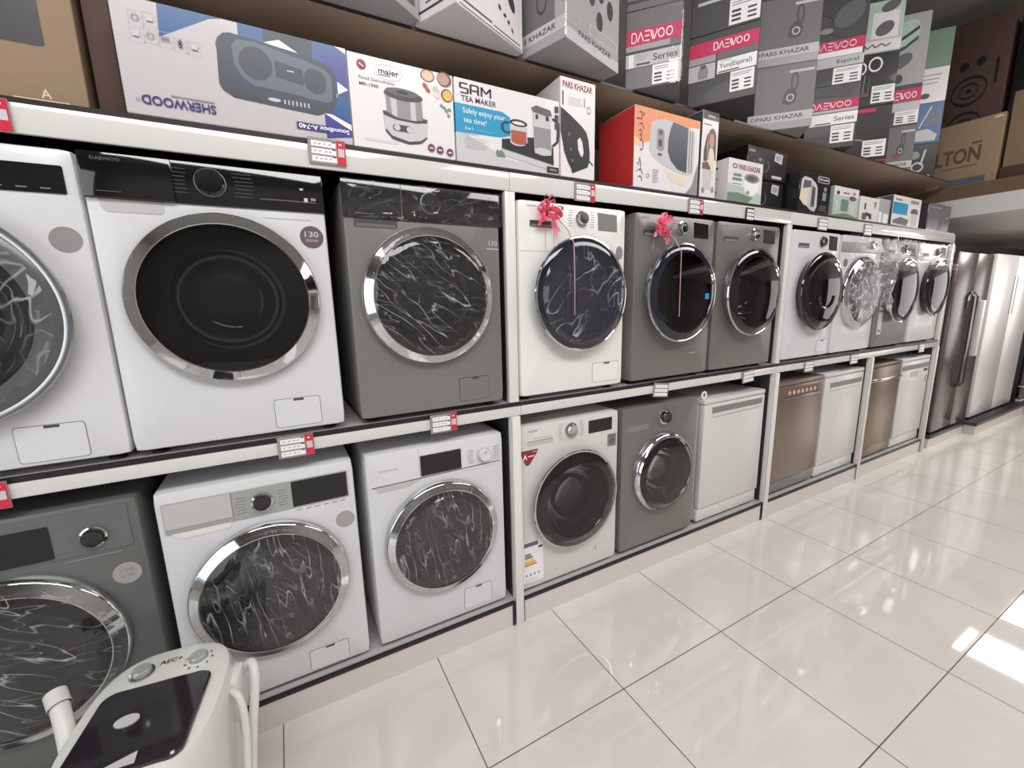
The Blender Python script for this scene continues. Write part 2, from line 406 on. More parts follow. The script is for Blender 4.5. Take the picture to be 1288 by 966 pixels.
def soffit_lamp(x0, x1, y0, y1, label):
    t = thing('ceiling_light', label, 'ceiling light', ((x0+x1)/2, (y0+y1)/2, 2.28), 'panel lamps in the soffit')
    hx, hy = (x1-x0)/2, (y1-y0)/2
    b = B()
    for a in ((-hx-.015, -hx, -hy-.015, hy+.015), (hx, hx+.015, -hy-.015, hy+.015), (-hx, hx, -hy-.015, -hy), (-hx, hx, hy, hy+.015)):
        b.box(a[0], a[1], a[2], a[3], -.006, .009, 'frame_white')
    b.build('frame', t)
    b = B(); b.box(-hx, hx, -hy, hy, -.003, .009, 'lamp_panel'); b.build('diffuser', t)
soffit_lamp(5.68, 6.22, -0.98, -0.47, 'square panel lamp in the soffit nearest the shelves')
soffit_lamp(5.68, 6.20, -0.43, -0.36, 'narrow strip lamp in the soffit beside the first square panel')
soffit_lamp(6.75, 7.50, -1.0, -0.47, 'square panel lamp in the soffit, second along above the white refrigerator')

# ------------------------------------------------------------------ display shelving (bays)
BX = [-2.30, 0.40, 2.435, 5.115]
def bay(i, label, joint_mid):
    x0, x1 = BX[i], BX[i+1]; t = thing('display_shelf', label, 'shelf unit', (x0, 0, 0), 'shelf units along the wall'); W = x1-x0
    e = .0008
    b = B(); b.box(e, W-e, .014, .70, 2.100, 2.128, 'edge_brown'); b.build('top_deck', t)
    b = B(); b.box(e, W-e, 0, .0135, 2.040, 2.112, 'fascia_white', .0015); b.build('top_fascia', t)
    b = B(); b.box(e, W-e, .014, .70, 1.095, 1.140, 'laminate_grey'); b.build('middle_deck', t)
    b = B(); b.box(e+joint_mid[0], W-e+joint_mid[1], 0, .0135, 1.078, 1.121, 'fascia_white', .0015); b.build('middle_fascia', t)
    b = B(); b.box(e, W-e, .006, .0138, 1.1215, 1.139, 'edge_black'); b.build('edge_band', t)
    b = B(); b.box(e, W-e, .008, .0138, 2.1125, 2.1275, 'edge_black'); b.build('edge_band', t)
    b = B(); b.box(e, W-e, .014, .70, .117, .136, 'laminate_grey'); b.build('bottom_deck', t)
    b = B(); b.box(.035, W-.035, .004, .030, 0, .1155, 'plinth'); b.build('plinth', t)
    b = B(); b.box(.03, W-.03, .001, .0135, .116, .131, 'edge_black')
    b.box(.022, .0345, .002, .030, 0, .131, 'edge_black'); b.box(W-.0345, W-.022, .002, .030, 0, .131, 'edge_black'); b.build('plinth_trim', t)
    b = B(); b.box(e, W-e, .701, .72, 0, 2.1, 'laminate_dark'); b.build('back_panel', t)
    for xx in ((0.0, .018) if i > 0 else (0.0, .018)), (W-.018, W):
        b = B(); b.box(xx[0]+e, xx[1]-e, .031, .70, .137, 1.094, 'laminate_dark'); b.box(xx[0]+e, xx[1]-e, .031, .70, 1.141, 2.099, 'laminate_dark'); b.build('side_panel', t)
    if i == 2:
        b = B(); b.box(1.347, 1.365, .031, .70, .137, 1.094, 'laminate_dark'); b.build('side_panel', t)
        b = B(); b.box(1.342, 1.372, .002, .0035, 0, .116, 'edge_black'); b.build('plinth_joint', t)
    return t
bay(0, 'nearest shelf bay holding the big chrome-ringed washers, left of the first white post', (0, .035))
bay(1, 'second shelf bay holding the bow-tied washers, between the first and second white posts', (.035, 0))
bay(2, 'farthest shelf bay with four dishwashers at the bottom, next to the refrigerators', (0, 0))
def post(x, label, w_=.042, upper=True):
    b = B(); b.box(-w_/2, w_/2, -.012, -.0006, 0, 1.077, 'laminate_white', .002); b.box(-w_/2, w_/2, .0002, .030, .137, 1.077, 'laminate_white', .002)
    if upper: b.box(-w_/2-.004, w_/2+.002, .0005, .030, 1.142, 2.039, 'laminate_white', .003)
    tag(b.build('shelf_post', loc=(x, 0, 0)), label, 'post', 'white posts of the shelving')
post(.402, 'white shelving post between the near bay and the bow-tied washers')
post(2.437, 'white shelving post right of the handleless white dishwasher with the toothed ring')
post(3.792, 'white shelving post between the second white dishwasher and the golden one', .03, False)
post(5.115, 'white end post of the shelving beside the steel refrigerator', .03)

# overhead shelf whose underside shows between the box bottoms and the boxed goods
b = B(); b.box(-2.3, 5.15, .10, .79, 2.590, 2.5995, 'gold_laminate'); b.box(-2.3, 5.15, .0975, .0999, 2.589, 2.5995, 'edge_brown')  # brown strip paints shade onto the front edge, which would catch light
o = b.build('overhead_shelf'); tag(o, 'brown-gold glossy overhead shelf carrying the upper row of boxes', 'shelf')
b = B(); b.box(-2.3, 5.15, .775, .7995, 2.13, 2.579, 'gold_laminate')
o = b.build('backing_panel'); tag(o, 'brown-gold panel behind the boxes on the top of the shelving', 'panel')

# ------------------------------------------------------------------ washing machines
NL = 96
def loop_rect(x0, x1, z0, z1, r):
    """NL points on a rounded rectangle, evenly indexed so loops match"""
    W_, H_ = x1-x0, z1-z0; segs = []
    pts = []
    q = NL//4
    cs = [((x1, z0), (x1, z1)), ((x1, z1), (x0, z1)), ((x0, z1), (x0, z0)), ((x0, z0), (x1, z0))]
    for (a, c) in cs:
        for i in range(q):
            t = i/q; pts.append([a[0]+(c[0]-a[0])*t, a[1]+(c[1]-a[1])*t])
    out = []
    for x, z in pts:       # pull corners in
        cx = min(max(x, x0+r), x1-r); cz = min(max(z, z0+r), z1-r); dx, dz = x-cx, z-cz; d = math.hypot(dx, dz)
        if d > r: dx, dz = dx/d*r, dz/d*r
        out.append((cx+dx, cz+dz))
    return out
def cabinet(W, H, D, mat, hole=None, bev=.010, cr=.012):
    b = B(); k = b.mi(mat)
    l1 = loop_rect(bev, W-bev, bev, H-bev, cr*.6); l2 = loop_rect(bev*.3, W-bev*.3, bev*.3, H-bev*.3, cr*.8); l3 = loop_rect(0, W, 0, H, cr)
    loops = []
    if hole:
        cx, cz, R = hole
        loops.append([(cx+R*math.cos(math.atan2(z-cz, x-cx)), 0.0, cz+R*math.sin(math.atan2(z-cz, x-cx))) for x, z in l1])
    loops += [[(x, 0.0, z) for x, z in l1], [(x, bev*.3, z) for x, z in l2], [(x, bev, z) for x, z in l3], [(x, D, z) for x, z in l3]]
    V = [[b.bm.verts.new(p) for p in lp] for lp in loops]
    if not hole: b.bm.faces.new(V[0]).material_index = k
    for a, c in zip(V, V[1:]):
        for i in range(NL):
            j = (i+1) % NL; b.bm.faces.new((a[i], a[j], c[j], c[i])).material_index = k
    b.bm.faces.new(V[-1]).material_index = k
    return b
FRONT = dict(o=(0, 0, 0), u=(1, 0, 0), v=(0, 0, 1), n=(0, -1, 0))
def front_art(b, y=0.0, ox=0.0, oz=0.0):
    return Art(b, (ox, y, oz), (1, 0, 0), (0, 0, 1), (0, -1, 0))

def feet(t, W, D, h):
    for x in (.05, W-.05):
        for y in (.06, D-.06):
            b = B(); b.lathe([(0, 0), (.022, 0), (.022, .006), (.012, .010), (.012, h), (0, h)], 0, 0, 'black_plastic', 16)
            o = b.build('foot', t); o.rotation_euler[0] = PI/2; o.location = (x, y, -h+.0)
            o.rotation_euler[0] = PI/2
            o.location = (x, y, -h)

def plate_part(t, name, outline, y0, y1, mat, label=None, art=None):
    b = B(); b.plate(outline, y0, y1, mat)
    if art: art(front_art(b, y0))
    return b.build(name, t, label)
def ticks(a, cx, cz, r, n, mat='print_grey', ln=.03, sides=(-1, 1), gap=.012, dz=.011):
    for sd in sides:
        for i in range(n):
            z = cz+(i-(n-1)/2)*dz
            x = cx+sd*(r+gap+(abs(i-(n-1)/2) < n/4)*.004)
            a.rect(min(x, x+sd*ln), max(x, x+sd*ln), z-.0012, z+.0012, mat); a.l -= .25
    a.l += .25
def dial(t, cx, cz, r, y, mat='chrome', ring='chrome_dull', depth=.022, mark=None, ringr=1.22):
    b = B(); b.lathe([(r*ringr, 0), (r*ringr, -.004), (r*1.02, -.006), (r*1.02, -.002)], cx, cz, ring, 40, y); b.build('dial_ring', t)
    b = B(); b.lathe([(r, 0), (r, -depth*.8), (r*.88, -depth), (r*.6, -depth*.96), (0, -depth*.94)], cx, cz, mat, 40, y)
    if mark: front_art(b, y-depth).rect(cx-.002, cx+.002, cz+r*.3, cz+r*.9, mark)
    b.build('dial', t)
def door(t, cx, cz, R, style='wide', wr=.036, prot=.048, glass='dark_glass', film=None, ring='chrome', ann=.05, hinge=True, handle=False, annmat='black_gloss', drum=True, lug=False):
    """ring, annulus, glass cover, bowl and drum"""
    Ri = R-wr
    b = B()
    if style == 'wide':
        b.lathe([(R+.004, 0), (R+.003, -.018), (R, -.026), (R-.003, -.030), (R-.005, -.031), (Ri+.003, -prot), (Ri, -prot+.001), (Ri-.002, -prot+.012)], cx, cz, ring, 96)
    else:
        b.lathe([(R-.030, 0), (R-.022, -prot*.3), (R-.003, -prot*.72), (R, -prot*.80), (R-.003, -prot*.90), (Ri+.002, -prot*.92), (Ri, -prot*.90), (Ri-.002, -prot*.7)], cx, cz, ring, 96)
    d = b.build('door', t)
    f0 = -prot+.003 if style == 'wide' else -prot*.90
    Ra = Ri-ann if ann else Ri
    if ann:
        b = B(); b.lathe([(Ri, f0), (Ri-.006, f0-.004), (Ri-ann*.5, f0-.010), (Ra, f0-.014), (Ra-.006, f0-.006), (Ra-.012, f0+.02)], cx, cz, annmat, 96); b.build('door_surround', d)
        g0 = f0-.012
    else: g0 = f0
    b = B(); b.lathe([(Ra, g0), (Ra*.75, g0-.007), (Ra*.4, g0-.011), (0, g0-.013)], cx, cz, glass, 64); b.build('door_glass', d)
    if style == 'wide' and not ann:
        b = B(); b.lathe([(Ri-.002, g0+.012), (R*.64, g0+.016), (R*.60, g0+.022)], cx, cz, 'bowl_surround', 64); b.build('bowl_rim', d)
    if drum:
        rb = R*.62
        b = B(); b.lathe([(min(Ra, R*.84), g0+.012), (rb*1.1, -.012), (rb*.98, .03), (rb*.8, .075), (rb*.5, .10), (0, .105)], cx, cz, 'bowl_glass', 64); b.build('door_bowl', d)
    if film:
        n = 40; b = B(); k = b.mi(film); rnd = random.Random(int(cx*1e4+R*1e5)); g = []
        for i in range(13):
            ring_ = []
            rr_ = (Ri+wr*.55)*i/12
            for j in range(n):
                a = 2*PI*j/n; yy = g0-.018-.002*rnd.random() if i < 11 else f0-.004
                if i == 12: yy = f0+.004
                ring_.append(b.bm.verts.new((cx+rr_*math.cos(a), yy, cz+rr_*math.sin(a))) if i else None)
            g.append(ring_)
        c0 = b.bm.verts.new((cx, g0-.019, cz))
        for j in range(n): b.bm.faces.new((c0, g[1][j], g[1][(j+1) % n])).material_index = k
        for i in range(1, 12):
            for j in range(n): b.bm.faces.new((g[i][j], g[i][(j+1) % n], g[i+1][(j+1) % n], g[i+1][j])).material_index = k
        b.build('protective_film', d, 'clear wrinkled plastic film over the door')
    if lug:      # recessed grip on the right of the ring
        b = B(); b.box(cx+R-.030, cx+R+.004, -prot-.004, -.006, cz-.045, cz+.045, ring, .006); b.build('door_handle', d)
    return d
def drum_part(t, cx, cz, R, bright=True):
    b = B(); rh = R*.74
    b.lathe([(R*.80, .001), (rh, .012), (rh*.93, .03), (rh*.96, .05), (rh*.86, .06)], cx, cz, 'rubber', 64); b.build('door_seal', t)
    b = B(); b.lathe([(rh*.87, .062), (rh*.9, .08), (rh*.9, .36), (rh*.3, .40), (0, .40)], cx, cz, 'drum_metal', 64)
    for q in range(3):
        a = math.radians(90+120*q); px, pz = math.cos(a), math.sin(a)
        b.tube([(cx+px*rh*.80, .09, cz+pz*rh*.80), (cx+px*rh*.76, .20, cz+pz*rh*.76), (cx+px*rh*.80, .35, cz+pz*rh*.80)], .014, 'grey_plastic', 8)
    b.build('drum', t)
def flap(t, x0, x1, z0, z1, line='groove', notch=True, body='white_enamel'):
    b = B(); b.plate(rrect(x0, x1, z0, z1, .010), -.0008, .0, line); b.plate(rrect(x0+.0018, x1-.0018, z0+.0018, z1-.0018, .009), -.0018, -.0005, body)
    if notch: front_art(b, -.0018).rect(x0+(x1-x0)*.42, x0+(x1-x0)*.64, z1-.010, z1-.002, 'dark_recess')
    b.build('filter_flap', t)
def machine(name, label, cat, x, y, z, W, H, D, mat, foot, hole=None, group=None):
    t = thing(name, label, cat, (x, y, z), group)
    b = cabinet(W, H, D, mat, hole); b.build('body', t)
    feet(t, W, D, foot)
    return t
UZ, UY, UF = 1.162, -.006, .0215
LZ, LY, LF = .158, .018, .0215
GU, GL = 'washing machines on the upper shelf', 'washing machines on the lower shelf'

def drawer_recess(t, x0, x1, z0, z1, mat='dark_recess', lip=None):
    b = B(); b.plate(rrect(x0, x1, z0, z1, min(.006, (z1-z0)/2.2)), -.0016, .0, mat)
    if lip: b.plate([(x0+.004, z0+.001), (x1-.004, z0+.001), (x1-.008, z0+(z1-z0)*.45), (x0+.012, z0+(z1-z0)*.45)], -.0022, -.001, lip)
    b.build('drawer_handle', t)

# U1 : white washer at the left edge of the picture
t = machine('washing_machine', 'white washing machine cut by the left edge, upper row, with a silver round sticker', 'washing machine', -1.531, UY, UZ, .60, .85, .57, 'white_enamel', UF, (.255, .42, .215), GU)
plate_part(t, 'display', rrect(.20, .575, .735, .806, .004), -.003, 0, 'black_display', None, lambda a: [a.rect(.30+.045*i, .32+.045*i, .745, .748, 'print_grey') for i in range(6)])
plate_part(t, 'capacity_sticker', ell(.553, .618, .034), -.0008, 0, 'sticker_silver', 'round silver sticker')
drum_part(t, .255, .42, .27)
d = door(t, .255, .42, .292, 'thin', .018, .055, 'dark_glass', 'film_loose', 'chrome_dull', ann=.050, annmat='bowl_surround')
flap(t, .363, .512, .012, .117)
# U2 : white washer, black panel
t = machine('washing_machine', 'white washing machine with black control panel and very wide chrome door ring', 'washing machine', -.924, UY, UZ, .605, .85, .57, 'white_enamel', UF, (.302, .452, .20), GU)
b = B(); b.box(.0, .605, -.006, .002, .732, .852, 'black_gloss', .004); a = front_art(b, -.006)
ticks(a, .293, .797, .046, 7, 'ink_dark', .05); a.words(.42, .58, .760, .768, 1, 'ink_midgrey'); a.rect(.535, .545, .80, .806, 'ink_lightgrey'); a.rect(.545, .556, .765, .777, 'ink_lightgrey'); a.rect(.565, .58, .770, .778, 'ink_grey')
b.build('control_panel', t)
b = B(); b.box(.004, .203, -.013, -.0065, .733, .850, 'black_gloss', .003); a = front_art(b, -.013); a.text('DAEWOO', .030, .829, .062, .008, 'ink_midgrey'); a.words(.03, .085, .748, .752, 1, 'ink_midgrey'); b.build('detergent_drawer', t)
plate_part(t, 'drawer_handle', [(.028, .731), (.172, .731), (.170, .705), (.160, .698), (.042, .698), (.032, .708)], -.0015, 0, 'laminate_grey')
dial(t, .293, .797, .037, -.006, 'black_gloss', 'grey_plastic', .020, ringr=1.10)
plate_part(t, 'capacity_sticker', ell(.557, .655, .036), -.0008, 0, 'sticker_purple', 'round purple 130 sticker', lambda a: (a.text('130', .536, .655, .042, .018, 'ink_lightgrey'), a.words(.537, .577, .640, .648, 2, 'ink_lightgrey')))
b = B(); a = front_art(b); a.words(.42, .56, .706, .710, 1, 'print_grey'); b.build('panel_print', t)
drum_part(t, .302, .452, .235)
door(t, .302, .452, .257, 'wide', .036, .050, 'dark_glass', None, ann=.0)
flap(t, .382, .528, .014, .115)
# U3 : dark silver washer, wrapped panel
t = machine('washing_machine', 'dark silver washing machine with film-wrapped black panel, left of the first white post', 'washing machine', -.262, UY, UZ, .605, .852, .57, 'dark_silver_paint', UF, (.296, .452, .20), GU)
b = B(); b.box(.0, .605, -.006, .002, .728, .854, 'black_gloss', .004); a = front_art(b, -.006); a.text('DAEWOO', .03, .826, .062, .008, 'ink_midgrey'); a.words(.04, .10, .742, .746, 1, 'ink_grey'); a.line([(.205, .73), (.205, .85)], .002, 'ink_midgrey'); b.build('control_panel', t)
dial(t, .313, .796, .034, -.006, 'black_gloss', 'grey_plastic', .022, ringr=1.14)
b = B(); k = b.mi('film_flat'); nx, nz = 40, 9; rn = random.Random(3)
g = [[b.bm.verts.new((-.002+.609*i/nx, -.031-.004*rn.random()-(0 if 0 < j < nz-1 else -.020), .727+.127*j/(nz-1))) for i in range(nx+1)] for j in range(nz)]
for j in range(nz-1):
    for i in range(nx): b.bm.faces.new((g[j][i], g[j][i+1], g[j+1][i+1], g[j+1][i])).material_index = k
b.build('protective_film', t, 'crinkled clear film over the black panel')
drawer_recess(t, .034, .186, .699, .727, 'dark_recess', 'chrome_dull')
b = B(); a = front_art(b); a.text('130', .555, .655, .038, .020, 'print_light'); a.rect(.545, .60, .640, .645, 'print_light'); b.build('capacity_sticker', t)
drum_part(t, .296, .452, .235)
door(t, .296, .452, .256, 'wide', .034, .048, 'dark_glass', 'film_diagonal', ann=.0)
flap(t, .398, .538, .020, .120, 'ink_dark', True, 'dark_silver_paint')
# U4 : white washer with bow
def lg_style(label, x, body, sticker, glass, film, dm, W=.60, drum=True, disp=(.425, .545, .748, .826), handle=None, group=GU):
    t = machine('washing_machine', label, 'washing machine', x, UY, UZ, W, .85, .57, body, UF, (.30, .452, .20), group)
    b = B(); a = front_art(b); a.line([(.004, .642), (W-.004, .642)], .0015, 'groove')
    a.text('DAEWOO', .04, .824, .05, .007, 'print_grey'); ticks(a, .333, .792, .038, 7, 'print_grey', .022); ticks(a, .585, .787, .0, 6, 'print_grey', .008, (-1,), 0); b.build('panel_print', t)
    dial(t, .333, .792, .027, 0, dm, 'chrome', .024, ringr=1.25)
    x0, x1, z0, z1 = disp
    plate_part(t, 'display', [(x0+.006, z0), (x1, z0-.002), (x1-.004, z1-.004), (x0, z1)], -.002, 0, 'black_display' if body != 'white_enamel_bright' else 'grey_plastic')
    drawer_recess(t, .056, .190, .742, .770, 'dark_recess', 'grey_plastic')
    if sticker: plate_part(t, 'capacity_sticker', ell(.563, .650, .022, .032), -.0008, 0, sticker)
    if drum: drum_part(t, .305, .452, .235)
    d = door(t, .305, .452, .258, 'thin', .010, .064, glass, film, 'chrome', ann=.040, drum=drum, annmat='navy_gloss' if 'blue' in glass or 'navy' in glass else 'black_gloss')
    return t, d
t, d = lg_style('white washing machine with a pink bow and film-covered blue-black door', .434, 'white_enamel_bright', 'sticker_silver', 'navy_gloss', 'film_loose', 'chrome')
flap(t, .405, .575, .024, .122, 'groove', True, 'white_enamel_bright')
b = B(); a = front_art(b); a.line([(.18, .75), (.18, .56)], .002, 'print_light'); b.build('panel_print', t)
t, d = lg_style('silver washing machine with a pink bow, blue-black door glass', 1.097, 'silver_paint', None, 'blue_dark_glass', None, 'chrome')
plate_part(d, 'blue_sticker', rrect(.445, .475, .42, .45, .003), -.082, -.080, 'ink_cyan', 'small light blue sticker')
b = B(); a = front_art(b); a.rect(.44, .50, .118, .122, 'print_light'); b.build('panel_print', t)
t, d = lg_style('silver washing machine without a bow, left of the second white post', 1.722, 'silver_paint', None, 'dark_glass', None, 'chrome')
# U7..U10
def aw(label, x, body, W=.60, dc=(.33, .45), panel=None, glass='dark_glass', film=None, ring='black_gloss', R=.262, dlm='black_gloss', wr=.012, annm='black_gloss'):
    t = machine('washing_machine', label, 'washing machine', x, UY, UZ, W, .85, .57, body, UF, (dc[0], dc[1], .20), GU)
    dial(t, .36, .785, .030, 0, dlm, 'chrome_dull', .02)
    plate_part(t, 'display', [(.45, .735), (.555, .732), (.548, .825), (.44, .83)], -.002, 0, 'black_display')
    drawer_recess(t, .075, .20, .738, .768, 'dark_recess', 'grey_plastic')
    drum_part(t, dc[0], dc[1], .235)
    d = door(t, dc[0], dc[1], R, 'thin', wr, .058, glass, film, ring, ann=.05, annmat=annm)
    return t, d
t, d = aw('white washing machine with a black oval add-door, right of the second white post', 2.462, 'white_enamel')
b = B(); b.tube([(.33+.10*math.cos(math.radians(q)), -.076, .44+.10*math.sin(math.radians(q))) for q in range(190, 351, 10)], .008, 'black_gloss'); b.build('door_handle', d)
flap(t, .42, .56, .02, .11)
t = machine('washing_machine', 'white washing machine with torn plastic film hanging from its chrome door', 'washing machine', 3.085, UY, UZ, .60, .85, .57, 'white_enamel', UF, (.31, .44, .20), GU)
b = B(); b.box(.0, .60, -.010, .001, .735, .80, 'panel_silver', .004); front_art(b, -.010).text('DAEWOO', .08, .764, .09, .012, 'ink_grey'); b.build('control_panel', t)
dial(t, .42, .79, .026, -.010, 'chrome', 'chrome', .02)
plate_part(t, 'capacity_sticker', ell(.075, .655, .030), -.0008, 0, 'sticker_purple')
drum_part(t, .31, .44, .235); d = door(t, .31, .44, .262, 'wide', .032, .05, 'dark_glass', 'film_crumpled', ann=0)
TORN = t
t, d = aw('dark silver washing machine with two paper labels, second from the far end', 3.735, 'dark_silver_paint', ring='chrome', glass='very_dark_glass', dc=(.32, .45))
for z0, z1 in ((.30, .38), (.10, .28)): plate_part(t, 'paper_label', rrect(.05, .12, z0, z1, .002), -.001, 0, 'ink_lightgrey', None, lambda a, z0=z0, z1=z1: a.rect(.065, .105, z0+.02, z0+.04, 'ink_maroon'))
U9T = t
t, d = aw('white washing machine at the far end of the upper row', 4.375, 'white_enamel', ring='black_gloss', glass='very_dark_glass', dc=(.34, .47), R=.25)
U10T = t

for tt, z0, z1 in ((TORN, .66, .85), (U9T, .60, .85), (U10T, .62, .85)):
    b = B(); k = b.mi('film_flat'); nx, nz = 16, 8; rn = random.Random(int(z0*100)+nx)
    g = [[b.bm.verts.new((.004+.592*i/nx, -.040-.006*rn.random() if z0+(z1-z0)*j/nz > .70 else -.085-.006*rn.random(), z0+(z1-z0)*j/nz)) for i in range(nx+1)] for j in range(nz+1)]
    for j in range(nz):
        for i in range(nx): b.bm.faces.new((g[j][i], g[j][i+1], g[j+1][i+1], g[j+1][i])).material_index = k
    b.build('protective_film', tt, 'clear film over the control panel', sharp=170)
# lower row
t = machine('washing_machine', 'dark silver washing machine behind the small portable washer, bottom left', 'washing machine', -1.575, LY, LZ, .625, .86, .57, 'graphite_paint', LF, (.29, .42, .19), GL)
b = B(); b.plate(rrect(.02, .60, .705, .845, .006), -.003, 0, 'graphite_paint'); a = front_art(b, -.003); ticks(a, .513, .757, .036, 6, 'print_grey', .035); a.words(.44, .57, .690, .694, 1, 'print_light'); b.build('control_panel', t)
plate_part(t, 'display', rrect(.22, .420, .712, .815, .004), -.006, -.003, 'black_display')
dial(t, .513, .757, .027, -.003, 'black_gloss', 'chrome', .022)
plate_part(t, 'capacity_sticker', ell(.570, .612, .036), -.0008, 0, 'sticker_silver', 'round silver sticker', lambda a: (a.text('130', .553, .616, .034, .012, 'ink_grey'), a.words(.55, .59, .60, .608, 2, 'ink_grey')))
drum_part(t, .29, .42, .23); door(t, .29, .42, .262, 'wide', .038, .048, 'very_dark_glass', 'film_diagonal', ann=0)
t = machine('washing_machine', 'white washing machine with a silver panel and long black display, lower row', 'washing machine', -.913, LY, LZ, .605, .85, .57, 'white_enamel', LF, (.298, .418, .20), GL)
b = B(); b.plate(rrect(.018, .582, .708, .812, .004), -.004, 0, 'panel_silver'); a = front_art(b, -.004); ticks(a, .296, .757, .036, 6, 'print_grey', .03); a.line([(.207, .709), (.207, .811)], .0015, 'ink_grey'); b.build('control_panel', t)
plate_part(t, 'display', rrect(.390, .578, .712, .808, .003), -.006, -.004, 'black_display')
plate_part(t, 'detergent_drawer', rrect(.020, .205, .725, .810, .003), -.007, -.004, 'laminate_grey')
plate_part(t, 'drawer_handle', [(.03, .707), (.20, .707), (.19, .685), (.05, .685)], -.002, 0, 'laminate_white')
dial(t, .296, .757, .028, -.004, 'black_gloss', 'chrome', .022)
b = B(); a = front_art(b); [a.rect(.40+.03*i, .418+.03*i, .693, .696, 'print_grey') for i in range(6)]; b.build('panel_print', t)
plate_part(t, 'capacity_sticker', ell(.560, .615, .034), -.0008, 0, 'sticker_silver', 'round silver sticker')
drum_part(t, .298, .418, .23); door(t, .298, .418, .256, 'wide', .034, .046, 'dark_glass', 'film_vertical', ann=0)
flap(t, .380, .525, .010, .100)
t = machine('washing_machine', 'white washing machine with white dial, lower row left of the first white post', 'washing machine', -.263, LY, LZ, .605, .85, .57, 'white_enamel', LF, (.302, .428, .20), GL)
b = B(); b.plate([(.018, .714), (.590, .720), (.590, .7175), (.018, .711)], -.0015, 0, 'ink_dark'); a = front_art(b); a.line([(.214, .716), (.214, .845)], .0015, 'print_light'); a.text('DAEWOO', .05, .770, .075, .010, 'print_light'); ticks(a, .508, .762, .036, 6, 'print_grey', .028); a.words(.40, .56, .700, .704, 1, 'print_light'); b.build('panel_print', t)
plate_part(t, 'display', rrect(.219, .400, .722, .810, .003), -.003, 0, 'black_display')
dial(t, .508, .762, .027, 0, 'white_enamel', 'laminate_grey', .024, 'ink_grey')
plate_part(t, 'drawer_handle', [(.03, .708), (.22, .711), (.17, .690), (.04, .686)], -.0015, 0, 'laminate_grey')
drum_part(t, .302, .428, .23); door(t, .302, .428, .252, 'wide', .032, .044, 'dark_glass', 'film_vertical', ann=0)
flap(t, .384, .525, .022, .128)
# L4 white, energy label
t = machine('washing_machine', 'white washing machine with a red A sticker and an energy label', 'washing machine', .426, LY, LZ, .615, .855, .57, 'white_enamel_warm', LF, (.315, .436, .205), GL)
b = B(); a = front_art(b); ticks(a, .304, .796, .040, 8, 'print_grey', .022); a.words(.05, .11, .82, .832, 2, 'print_grey'); a.line([(.05, .775), (.19, .775)], .004, 'ink_grey'); a.words(.08, .18, .785, .79, 1, 'print_grey'); a.words(.45, .57, .215, .22, 1, 'print_light'); b.build('panel_print', t)
dial(t, .304, .796, .030, 0, 'chrome', 'chrome_dull', .022)
plate_part(t, 'display', rrect(.414, .569, .757, .825, .003), -.002, 0, 'black_display')
plate_part(t, 'drawer_handle', [(.04, .770), (.20, .773), (.19, .755), (.06, .752)], -.0015, 0, 'laminate_grey')
plate_part(t, 'badge', rrect(.542, .600, .663, .731, .004), -.0015, 0, 'grey_plastic', None, lambda a: (a.ring(.571, .690, .016, .016, .004, 'ink_dark'), a.ring(.571, .690, .009, .009, .003, 'ink_dark'), a.words(.548, .594, .712, .725, 2, 'ink_dark')))
plate_part(t, 'energy_grade_sticker', [(.012, .735), (.108, .735), (.100, .716), (.060, .664), (.050, .658), (.036, .662), (.012, .715)], -.001, 0, 'ink_maroon', 'red A energy grade sticker', lambda a: (a.text('A', .022, .690, .024, .026, 'ink_white', 0, .03), a.words(.05, .085, .700, .708, 1, 'ink_white', .6), a.words(.075, .10, .722, .728, 1, 'ink_white')))
def energy(a):
    a.rect(.018, .128, .232, .254, 'ink_steelblue'); a.rect(.10, .128, .10, .254, 'ink_white'); a.rect(.102, .126, .212, .224, 'ink_dark')
    for i, m_ in enumerate(('ink_green', 'ink_green', 'ink_cream', 'ink_yellow', 'ink_orange')): a.poly([(.022, .195-.014*i), (.055+.008*i, .195-.014*i), (.061+.008*i, .189-.014*i), (.055+.008*i, .183-.014*i), (.022, .183-.014*i)], m_)
    for i in range(4): a.rect(.026+.024*i, .034+.024*i, .070, .084, 'ink_grey')
    a.words(.022, .10, .045, .055, 2, 'ink_lightgrey')
plate_part(t, 'energy_label', rrect(.014, .130, .035, .256, .002), -.0008, 0, 'ink_white', 'white energy label', energy)
drum_part(t, .315, .436, .26); door(t, .315, .436, .262, 'thin', .012, .050, 'smoke_glass', None, 'chrome', ann=.055, annmat='black_gloss')
b = B(); front_art(b).rect(.468, .472, .085, .110, 'ink_dark'); b.build('panel_print', t)
# L5 silver
t = machine('washing_machine', 'plain silver washing machine with chrome porthole, beside the white dishwasher', 'washing machine', 1.072, LY, LZ, .60, .85, .57, 'silver_paint', LF, (.315, .435, .19), GL)
b = B(); a = front_art(b); a.text('DAEWOO', .04, .810, .045, .006, 'print_grey'); a.line([(.03, .67), (.30, .67)], .0015, 'groove'); b.build('panel_print', t)
dial(t, .322, .765, .034, 0, 'black_gloss', 'chrome', .026, ringr=1.35)
plate_part(t, 'drawer_handle', rrect(.033, .195, .712, .745, .004), -.0015, 0, 'grey_plastic')
drum_part(t, .315, .435, .25); door(t, .315, .435, .232, 'wide', .016, .046, 'clear_glass', None, 'chrome', ann=.036)

